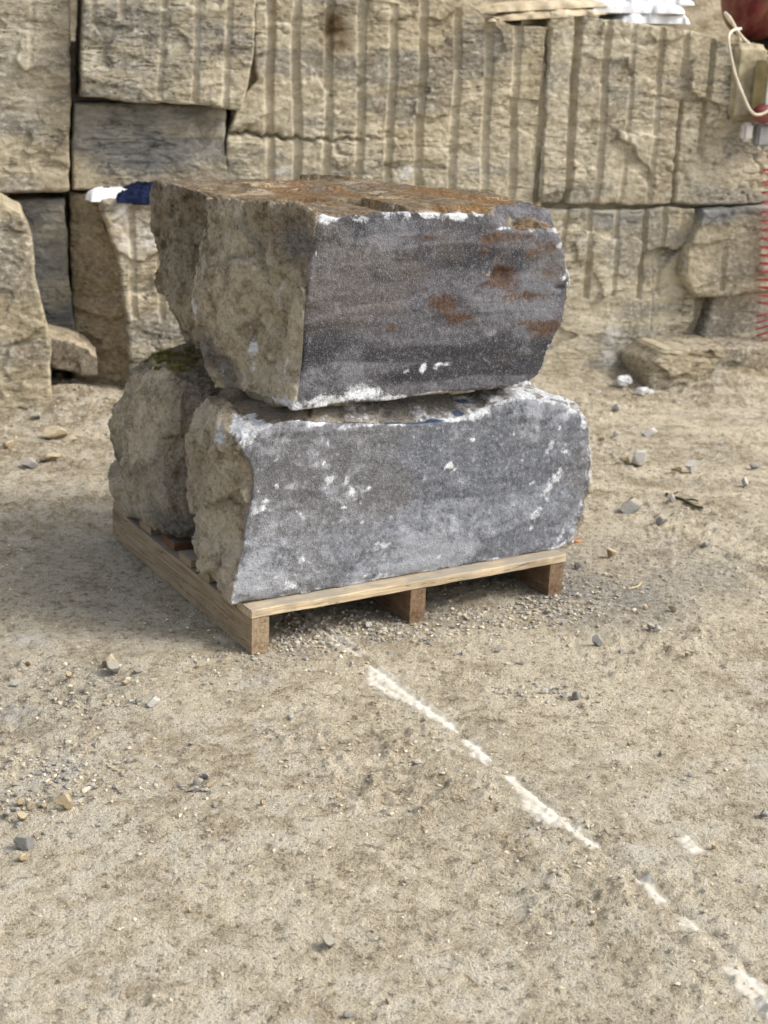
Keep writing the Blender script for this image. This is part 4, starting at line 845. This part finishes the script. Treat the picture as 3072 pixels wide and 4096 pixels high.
# ------------------------------------------------------------------ gravel (uncountable)
def pebbles(n, sampler, smin, smax, seed, tone_fn):
    rg = np.random.default_rng(seed); bm = bmesh.new(); bmesh.ops.create_icosphere(bm, subdivisions=1, radius=.5)
    bv = np.array([v.co[:] for v in bm.verts]); bf = np.array([[v.index for v in f.verts] for f in bm.faces]); bm.free()
    XY = sampler(rg, n); n = len(XY); s = smin*(smax/smin)**(rg.random(n)**1.7)
    jit = 1+.28*rg.normal(size=(n, len(bv), 1)); V = bv[None]*jit
    V = V*np.array([1.0, .8, .55])*s[:, None, None]; th = rg.random(n)*6.283; c_, s_ = np.cos(th), np.sin(th)
    Vx = V[:, :, 0]*c_[:, None]-V[:, :, 1]*s_[:, None]; Vy = V[:, :, 0]*s_[:, None]+V[:, :, 1]*c_[:, None]
    z = gheight(XY[:, 0], XY[:, 1]); P = np.stack([Vx+XY[:, :1], Vy+XY[:, 1:], V[:, :, 2]+(z+s*.14)[:, None]], -1).reshape(-1, 3)
    Fc = (bf[None]+(np.arange(n)*len(bv))[:, None, None]).reshape(-1, 3); tone = np.repeat(tone_fn(rg, n), len(bv))
    return P, Fc, tone
def samp_front(rg, n):
    x = rg.uniform(-1.5, 1.7, n*3); y = rg.uniform(1.55, 5.6, n*3); keep = np.abs(x-.03) < .30*y+.25
    x, y = x[keep], y[keep]; dens = sstep(fbm(np.stack([x, y, 0*x], 1), 2.6, 3, 55), -.35, .4)*.8+.2
    k = rg.random(len(x)) < dens; return np.stack([x[k], y[k]], 1)[:n]
P1, F1, t1 = pebbles(15000, samp_front, .0024, .0115, 71, lambda r, n: r.random(n))
def samp_pile(rg, n):
    out = []
    for (x, y, sx, sy, m) in ((1195, 1318, .10, .05, 500), (640, 1385, .07, .04, 400), (840, 1372, .10, .05, 350), (1040, 1340, .12, .05, 300), (130, 1665, .09, .07, 320), (60, 1730, .08, .06, 260), (1300, 1260, .15, .09, 350), (760, 1350, .1, .05, 250), (580, 1430, .1, .04, 150), (150, 880, .2, .12, 500), (120, 930, .2, .1, 250), (1450, 800, .25, .12, 400), (900, 1340, .3, .06, 350), (430, 1705, .03, .03, 40), (250, 1460, .08, .06, 80), (1190, 1500, .06, .04, 90), (230, 1515, .06, .03, 80)):
        c = on_z(x, y); m = int(m*1.0); out.append(np.stack([c[0]+rg.normal(size=m)*sx, c[1]+rg.normal(size=m)*sy], 1))
    return np.concatenate(out)
P2, F2, t2 = pebbles(0, samp_pile, .003, .018, 73, lambda r, n: np.where(r.random(n) < .55, .97, r.random(n)))
me = mesh_np('gravel', np.vstack([P1, P2]), np.vstack([F1, F2+len(P1)]), False); attr(me, 'tone', np.r_[t1, t2])
tag(obj('gravel', me, M['pebble']), 'fine tan and grey gravel strewn over the dirt floor', 'gravel', kind='stuff')

# ------------------------------------------------------------------ white scuffs along the cut
SCUFF = [([(795, 1440), (828, 1438), (870, 1480), (920, 1522), (985, 1576), (988, 1594), (962, 1584), (880, 1524), (840, 1505), (796, 1478)], 'longest white scrape on the dirt, starting just in front of the pallet'),
 ([(998, 1612), (1020, 1606), (1056, 1645), (1054, 1664), (1016, 1644)], 'short white scrape right after the longest one'),
 ([(1092, 1690), (1110, 1688), (1155, 1733), (1218, 1786), (1206, 1802), (1160, 1788), (1128, 1756), (1126, 1732)], 'broad white scrape in the middle of the dashed line of scrapes'),
 ([(1212, 1794), (1236, 1794), (1292, 1842), (1276, 1846), (1240, 1822)], 'narrow white scrape at the lower end of the broad one'),
 ([(1372, 1914), (1392, 1908), (1440, 1956), (1420, 1964)], 'small white scrape between the narrow scrape and the foreground'),
 ([(1466, 1998), (1496, 2000), (1506, 2020), (1474, 2022)], 'tiny white scrape second nearest to the lower right corner'),
 ([(1562, 2106), (1590, 2094), (1660, 2148), (1730, 2205), (1690, 2235), (1630, 2180)], 'bright white scrape running out of the lower right corner'),
 ([(1460, 1826), (1482, 1822), (1518, 1850), (1490, 1862)], 'lone white scrape apart from the line, at the right'),
 ([(650, 1322), (672, 1326), (750, 1378), (792, 1414), (768, 1418), (730, 1396), (690, 1362)], 'faint dusty scrape at the edge of the pallet shadow')]
for poly, lab in SCUFF:
    Q = np.array(gpx(*poly)); lo, hi = Q.min(0)-.018, Q.max(0)+.018; st = .004
    xs, ys = np.arange(lo[0], hi[0], st), np.arange(lo[1], hi[1], st); A_, B_ = np.meshgrid(xs, ys, indexing='ij'); a, b = A_.ravel(), B_.ravel()
    inside = np.zeros(len(a), bool); j = len(Q)-1
    for i in range(len(Q)):
        m = ((Q[i, 1] > b) != (Q[j, 1] > b)) & (a < (Q[j, 0]-Q[i, 0])*(b-Q[i, 1])/(Q[j, 1]-Q[i, 1]+1e-12)+Q[i, 0]); inside ^= m; j = i
    d = seg_dist(a, b, [tuple(q) for q in Q]+[tuple(Q[0])]); sd = np.where(inside, d, -d)
    cov = 1.2*sstep(sd, -.020, .012); keep = cov > .01
    z = gheight(a, b)+.0016
    Fg = grid_faces(len(xs), len(ys)); Fg = Fg[keep[Fg].any(1)]; used = np.unique(Fg); mp = np.full(len(a), -1); mp[used] = np.arange(len(used))
    c0 = np.array([Q[:, 0].mean(), Q[:, 1].mean(), 0]); me = mesh_np('white_scrape', np.stack([a, b, z], 1)[used]-c0, mp[Fg]); attr(me, 'cov', cov[used]*(.72 if 'faint' in lab else 1))
    tag(obj('white_scrape', me, M['scuff'], None, tuple(c0)), lab, 'floor mark', 'dashed white scrapes on the floor')

# ------------------------------------------------------------------ tubes, cushions and the small things by the wall
def tube(name, pts3, r, mat, parent=None, seg=8, n=None, taper=None):
    P = np.array(pts3, float)
    if n:   # catmull-rom
        Q = np.vstack([2*P[0]-P[1], P, 2*P[-1]-P[-2]]); out = []
        for i in range(len(P)-1):
            p0, p1, p2, p3 = Q[i:i+4]
            for t in np.linspace(0, 1, n, endpoint=False): out.append(.5*((2*p1)+(-p0+p2)*t+(2*p0-5*p1+4*p2-p3)*t*t+(-p0+3*p1-3*p2+p3)*t**3))
        P = np.array(out+[P[-1]])
    T = np.gradient(P, axis=0); T /= np.linalg.norm(T, axis=1, keepdims=True)+1e-12
    up = np.array([.13, .21, .97]); V = []
    for i in range(len(P)):
        s = np.cross(T[i], up); s /= np.linalg.norm(s)+1e-12; w = np.cross(s, T[i]); rr = r*(1 if taper is None else taper(i/(len(P)-1)))
        V += [P[i]+rr*(math.cos(a)*s+math.sin(a)*w) for a in np.linspace(0, 2*math.pi, seg, endpoint=False)]
    F = [(i*seg+j, i*seg+(j+1) % seg, (i+1)*seg+(j+1) % seg, (i+1)*seg+j) for i in range(len(P)-1) for j in range(seg)]
    base = P[0].copy() if parent is None else np.zeros(3)
    me = bpy.data.meshes.new(name); me.from_pydata([tuple(v-base) for v in V], [], F+[tuple(range(seg))[::-1], tuple((len(P)-1)*seg+j for j in range(seg))]); me.update()
    me.polygons.foreach_set('use_smooth', [True]*len(me.polygons))
    return obj(name, me, mat, parent, tuple(base))
def cushion(name, size, mat, seed, wr=.012, parent=None, loc=(0, 0, 0), rz=0, tilt=(0, 0), p=3.0, n=46):
    """soft flattened pack with folds"""
    sx, sy, sz = size; a = np.linspace(-1, 1, n); A_, B_ = np.meshgrid(a, a, indexing='ij'); A_, B_ = A_.ravel(), B_.ravel()
    k = (1-np.abs(A_)**p)*(1-np.abs(B_)**p); t = np.clip(k, 0, 1)**.42
    Pn = np.stack([A_*sx*3, B_*sy*3, 0*A_+seed], 1)
    wv = wr*(fbm(Pn*[1, 3, 1], 4, 4, seed, .6, True))+wr*.8*fbm(Pn, 2, 3, seed+3)
    top = np.stack([A_*sx/2+.02*fbm(Pn, 3, 2, seed+5), B_*sy/2+.02*fbm(Pn, 3, 2, seed+6), sz*t+wv*t], 1); bot = top.copy(); bot[:, 2] = -.12*sz*t+.2*wv*t
    F = grid_faces(n, n); V = np.vstack([top, bot]); F = np.vstack([F, F[:, ::-1]+n*n])
    me = mesh_np(name, V, F); o = obj(name, me, mat, parent, tuple(loc)); o.rotation_euler = (tilt[0], tilt[1], rz); return o
WZ = PHI
# sacks on the ledge
def ledge_at(x, y, d):
    u, v = wuv(x, y, d); return u, v
def put_ledge(x, y, d, dz=0): u, v = wuv(x, y, d); return tuple(wpt(u, v+dz, d))
for i, (x, y, d, sz, mt, lab, rz) in enumerate([
    (1385, 46, -.16, (.36, .30, .060), 'sack', 'lowest white folded sack on the ledge at upper right', .05),
    (1350, 24, -.17, (.46, .32, .055), 'sack', 'middle white folded sack in the pile on the ledge', -.05),
    (1395, 6, -.20, (.34, .30, .06), 'sack', 'topmost white folded sack, cut off by the top edge of the picture', .06)]):
    o = cushion('folded_sack', sz, M[mt], 60+i, .022, None, put_ledge(x, y, d, -.01), WZ+rz, (0, -.03))
    tag(o, lab, 'sack', 'folded sacks on the ledge')
for i, (x, y, d, sz, lab, rz, tl) in enumerate([(1165, 34, -.10, (.56, .22, .030), 'lower dusty beige folded sheet left of the white sacks', .0, -.10), (1160, 16, -.14, (.60, .26, .035), 'upper dusty beige folded sheet left of the white sacks', .04, -.09)]):
    tag(cushion('folded_sheet', sz, M['sackd'], 80+i, .012, None, put_ledge(x, y, d, -.01), WZ+rz, (0, tl)), lab, 'tarp', 'dusty folded sheets on the ledge')
# jacket on the low ledge at left
jk = empty('folded_jacket', put_ledge(296, 434, .07), WZ); tag(jk, 'folded navy and white garment lying on the rock ledge at left', 'clothes')
cushion('white_panel', (.17, .16, .045), M['clothw'], 91, .012, jk, (-.115, .0, .005), .1)
cushion('navy_panel', (.34, .18, .050), M['navy'], 92, .022, jk, (.09, .0, .0), -.1, (0, .07))
cushion('navy_sleeve', (.20, .10, .040), M['navy'], 95, .018, jk, (.0, -.055, .0), .15, (0, .05))
# crumpled white bits on the floor
def crumple(x, y, px, seed, lab):
    p = on_z(x/K, y/K); dist = np.dot(p-CAM, FW); s = px/F_PX*dist; bm = bmesh.new(); bmesh.ops.create_icosphere(bm, subdivisions=4, radius=.5)
    V = np.array([v.co[:] for v in bm.verts]); h = .55*fbm(V, 1.7, 3, seed, .6)+.12*fbm(V, 4, 3, seed+1, .6, True)+facets(V, 30, seed, .3, .05, .1)*.6; V = V*(1+h[:, None]*1.2)*np.array([1.1, .8, .75]); V[:, 2] -= V[:, 2].min(); V /= np.ptp(V[:, 0])
    for v, c in zip(bm.verts, V): v.co = c
    o = obj('crumpled_paper', bm_mesh('crumpled_paper', bm), M['white']); o.location = (p[0], p[1], gz(p[0], p[1])-.005); o.scale = (s, s, s); tag(o, lab, 'litter', 'white crumpled litter')
crumple(2492, 1556, 66, 5, 'bigger crumpled white lump on the floor near the wall'); crumple(2562, 1582, 52, 9, 'smaller crumpled white lump right of the bigger one'); crumple(2598, 1580, 30, 13, 'tiny white scrap at the end of the crumpled lumps')
# red air tank at upper right
tu, tv = wuv(1640, 20, -.35)
tk = empty('air_tank', tuple(wpt(tu+.14, 1.53, -.35)), WZ); tag(tk, 'dusty red metal tank cut off at the upper right corner', 'tank')
prof = [(-.42, .0), (-.418, .06), (-.405, .13), (-.375, .185), (-.33, .215), (-.28, .225), (.3, .225), (.35, .215), (.40, .16), (.42, 0)]
V = []; seg = 40
for (xx, rr) in prof: V += [(xx, rr*math.cos(t), rr*math.sin(t)) for t in np.linspace(0, 2*math.pi, seg, endpoint=False)]
F = [(i*seg+j, (i+1)*seg+j, (i+1)*seg+(j+1) % seg, i*seg+(j+1) % seg) for i in range(len(prof)-1) for j in range(seg)]
mtank = NT('dusty_red_tank'); nz = mtank.noise(5, 5, .6, mtank.coord((4, 1, 1))); nb = mtank.noise(12, 5, .6)
mtank.color(mtank.mix(mtank.ramp(nb, .58, .68), mtank.mix(mtank.ramp(nz, .35, .65), srgb(96, 36, 36), srgb(140, 92, 80)), srgb(158, 34, 58))); mtank.b.inputs['Roughness'].default_value = .5
me = bpy.data.meshes.new('tank_body'); me.from_pydata(V, [], F); me.update(); me.polygons.foreach_set('use_smooth', [True]*len(me.polygons))
obj('tank_body', me, mtank.m, tk, (.12, 0, .27))
bm = bmesh.new(); bmesh.ops.create_cone(bm, cap_ends=True, segments=12, radius1=.018, radius2=.014, depth=.04); obj('plug', bm_mesh('plug', bm), M['cable'], tk, (-.23, -.17, .33), (math.radians(70), 0, -.6))
for sx in (-.1, .35):
    bm = bmesh.new(); bmesh.ops.create_cube(bm, size=1); bmesh.ops.scale(bm, vec=(.05, .3, .09), verts=bm.verts); bmesh.ops.bevel(bm, geom=bm.edges[:], offset=.006, segments=2, affect='EDGES')
    obj('foot', bm_mesh('foot', bm), M['black'], tk, (sx, 0, .03))
# grey cement patch block, socket box and cables
def box_mesh(name, sx, sy, sz, bev=.006):
    bm = bmesh.new(); bmesh.ops.create_cube(bm, size=1); bmesh.ops.scale(bm, vec=(sx, sy, sz), verts=bm.verts); bmesh.ops.bevel(bm, geom=bm.edges[:], offset=bev, segments=2, affect='EDGES'); return bm_mesh(name, bm)
pu, pv = wuv(1612, 178, .07)
M['cement'] = mat_plain('rough_cement', srgb(142, 132, 108), srgb(178, 166, 138), 14, .9, .6)
v, f, nn = voxel(*(lambda b: ([tuple(x.co) for x in b.vertices], [tuple(p.vertices) for p in b.polygons]))(box_mesh('t', .17, .16, .34, .02)), .008)
v2 = v+nn*(.010*fbm(v, 9, 4, 701)+.004*fbm(v, 40, 3, 705))[:, None]
o = obj('cement_block', mesh_np('cement_block', v2, f), M['cement'], None, tuple(wpt(pu+.03, pv, -.03)), (0, 0, WZ)); tag(o, 'rough grey cement block set in the rock beside the socket box', 'cement block')
bu, bv_ = wuv(1650, 186, .13)
sb = empty('socket_box', tuple(wpt(bu+.06, bv_-.10, .08)), WZ+.35); tag(sb, 'beige electrical socket box with white front at the right edge', 'socket box')
obj('box_body', box_mesh('box_body', .15, .075, .215), M['box'], sb, (.0, 0, .105))
obj('front_panel', box_mesh('front_panel', .142, .012, .205, .004), M['panel'], sb, (.004, -.042, .105))
bm = bmesh.new(); bmesh.ops.create_cone(bm, cap_ends=True, segments=28, radius1=.036, radius2=.032, depth=.022); ss = obj('socket', bm_mesh('socket', bm), M['black'], sb, (-.012, -.056, .058), (math.pi/2, 0, 0))
bm = bmesh.new(); bmesh.ops.create_cone(bm, cap_ends=True, segments=20, radius1=.02, radius2=.02, depth=.006); obj('socket_insert', bm_mesh('socket_insert', bm), M['greyp'], ss, (0, 0, .010))
obj('socket_cover', box_mesh('socket_cover', .062, .014, .07, .006), M['box'], sb, (-.008, -.053, .152))
pu2, pv2 = wuv(1648, 246, .15)
rp = empty('red_plug', tuple(wpt(pu2+.02, pv2, .13)), WZ); tag(rp, 'faded red industrial plug hanging under the socket box', 'plug')
bm = bmesh.new(); bmesh.ops.create_uvsphere(bm, u_segments=24, v_segments=14, radius=.055); bmesh.ops.scale(bm, vec=(1.1, .8, .8), verts=bm.verts); obj('plug_body', bm_mesh('plug_body', bm, True), M['red'], rp, (.0, 0, .0))
bm = bmesh.new(); bmesh.ops.create_cone(bm, cap_ends=True, segments=20, radius1=.04, radius2=.035, depth=.06); obj('plug_collar', bm_mesh('plug_collar', bm), M['red'], rp, (.07, 0, -.012), (0, math.pi/2, 0))
ju, jv = wuv(1612, 285, .10)
o = obj('plastic_can', box_mesh('plastic_can', .055, .05, .085, .014), M['clearp'], None, tuple(wpt(ju, jv, .10)), (0, 0, WZ)); tag(o, 'small milky plastic container under the cream cable', 'container')
ju, jv = wuv(1648, 292, .10)
o = obj('grey_case', box_mesh('grey_case', .085, .06, .10, .01), M['greyp'], None, tuple(wpt(ju, jv, .10)), (0, 0, WZ)); tag(o, 'grey plastic case at the right edge below the red plug', 'case')
def wl(x, y, d): return wpt(*wuv(x, y, d), d)
o = tube('cream_cable', [wl(1600, 62, .0), wl(1583, 66, .06), wl(1574, 80, .10), wl(1577, 110, .12), wl(1588, 160, .14), wl(1605, 205, .17), wl(1622, 240, .19), wl(1640, 248, .20), wl(1670, 235, .2), wl(1720, 215, .2)], .0065, M['cable'], n=8); tag(o, 'cream cable looping down over the rock to the red plug', 'cable', 'cream cables')
o = tube('cream_cable', [wl(1600, 90, -.03), wl(1588, 60, -.01), wl(1572, 40, .0), wl(1566, 28, .0), wl(1578, 40, .03), wl(1590, 62, .03), wl(1605, 82, .02), wl(1618, 94, .0), wl(1632, 108, -.03)], .0065, M['cable'], n=8); tag(o, 'cream cable arching in front of the red tank', 'cable', 'cream cables')
# red coiled air hose at the right edge
cp = []; n_t = 16
for i in range(n_t*16+1):
    t = i/16; yy = 352+(t/n_t)**.85*310; cx = 1668-12*(t/n_t); c = wl(cx, yy, .12); a = 2*math.pi*t
    cp.append(c+WT*.042*math.cos(a)+WN*.042*math.sin(a))
for i in range(5*16):
    t = i/16; c = wl(1660, 668+t*14, .12); a = 2*math.pi*t; cp.append(c+WT*.055*math.cos(a)+WN*.05*math.sin(a)+np.array([0, 0, .02*math.sin(a+1)]))
o = tube('coiled_hose', [wl(1660, 325, .1), wl(1657, 338, .12)]+cp, .0048, M['coil']); tag(o, 'red spiral air hose hanging at the right edge', 'hose')
# cigarette end, straw and twig
p = on_z(2298/K, 2176/K); z = gz(p[0], p[1])+.006
cg = empty('cigarette_end', (p[0], p[1], z), .25); tag(cg, 'cigarette end lying on the floor beside the right end of the lower block', 'cigarette')
for nm, x0, x1, mt in (('paper', -.022, -.004, 'white'), ('filter', -.004, .022, 'filt')):
    bm = bmesh.new(); bmesh.ops.create_cone(bm, cap_ends=True, segments=12, radius1=.0042, radius2=.0042, depth=x1-x0); obj(nm, bm_mesh(nm, bm, True), M[mt], cg, ((x0+x1)/2, 0, 0), (0, math.pi/2, 0))
def floor_line(name, px, r, mat, lab, cat, lift=.006):
    P = []
    for x, y in px: q = on_z(x/K, y/K); P.append((q[0], q[1], gz(q[0], q[1])+lift))
    o = tube(name, P, r, M[mat], n=5, seg=6); tag(o, lab, cat); return o
floor_line('straw', [(2512, 2364), (2550, 2352), (2565, 2336)], .0018, 'straw', 'pale bent straw on the floor right of the pallet', 'straw')
tw = floor_line('dry_twig', [(2665, 1972), (2700, 1985), (2740, 2005), (2775, 2028), (2812, 2036)], .006, 'twig', 'dark brittle twig on the floor right of the large grey stone', 'twig')
for i, px in enumerate([[(2690, 1980), (2712, 1966)], [(2740, 2005), (2768, 2004), (2790, 2012)], [(2765, 2022), (2780, 2040)]]):
    P = []
    for x, y in px: q = on_z(x/K, y/K); P.append(np.array([q[0], q[1], gz(q[0], q[1])+.008])-np.array(tw.location))
    tube('side_shoot', P, .0035, M['twig'], tw, seg=6)
print('script done', len(bpy.data.objects))
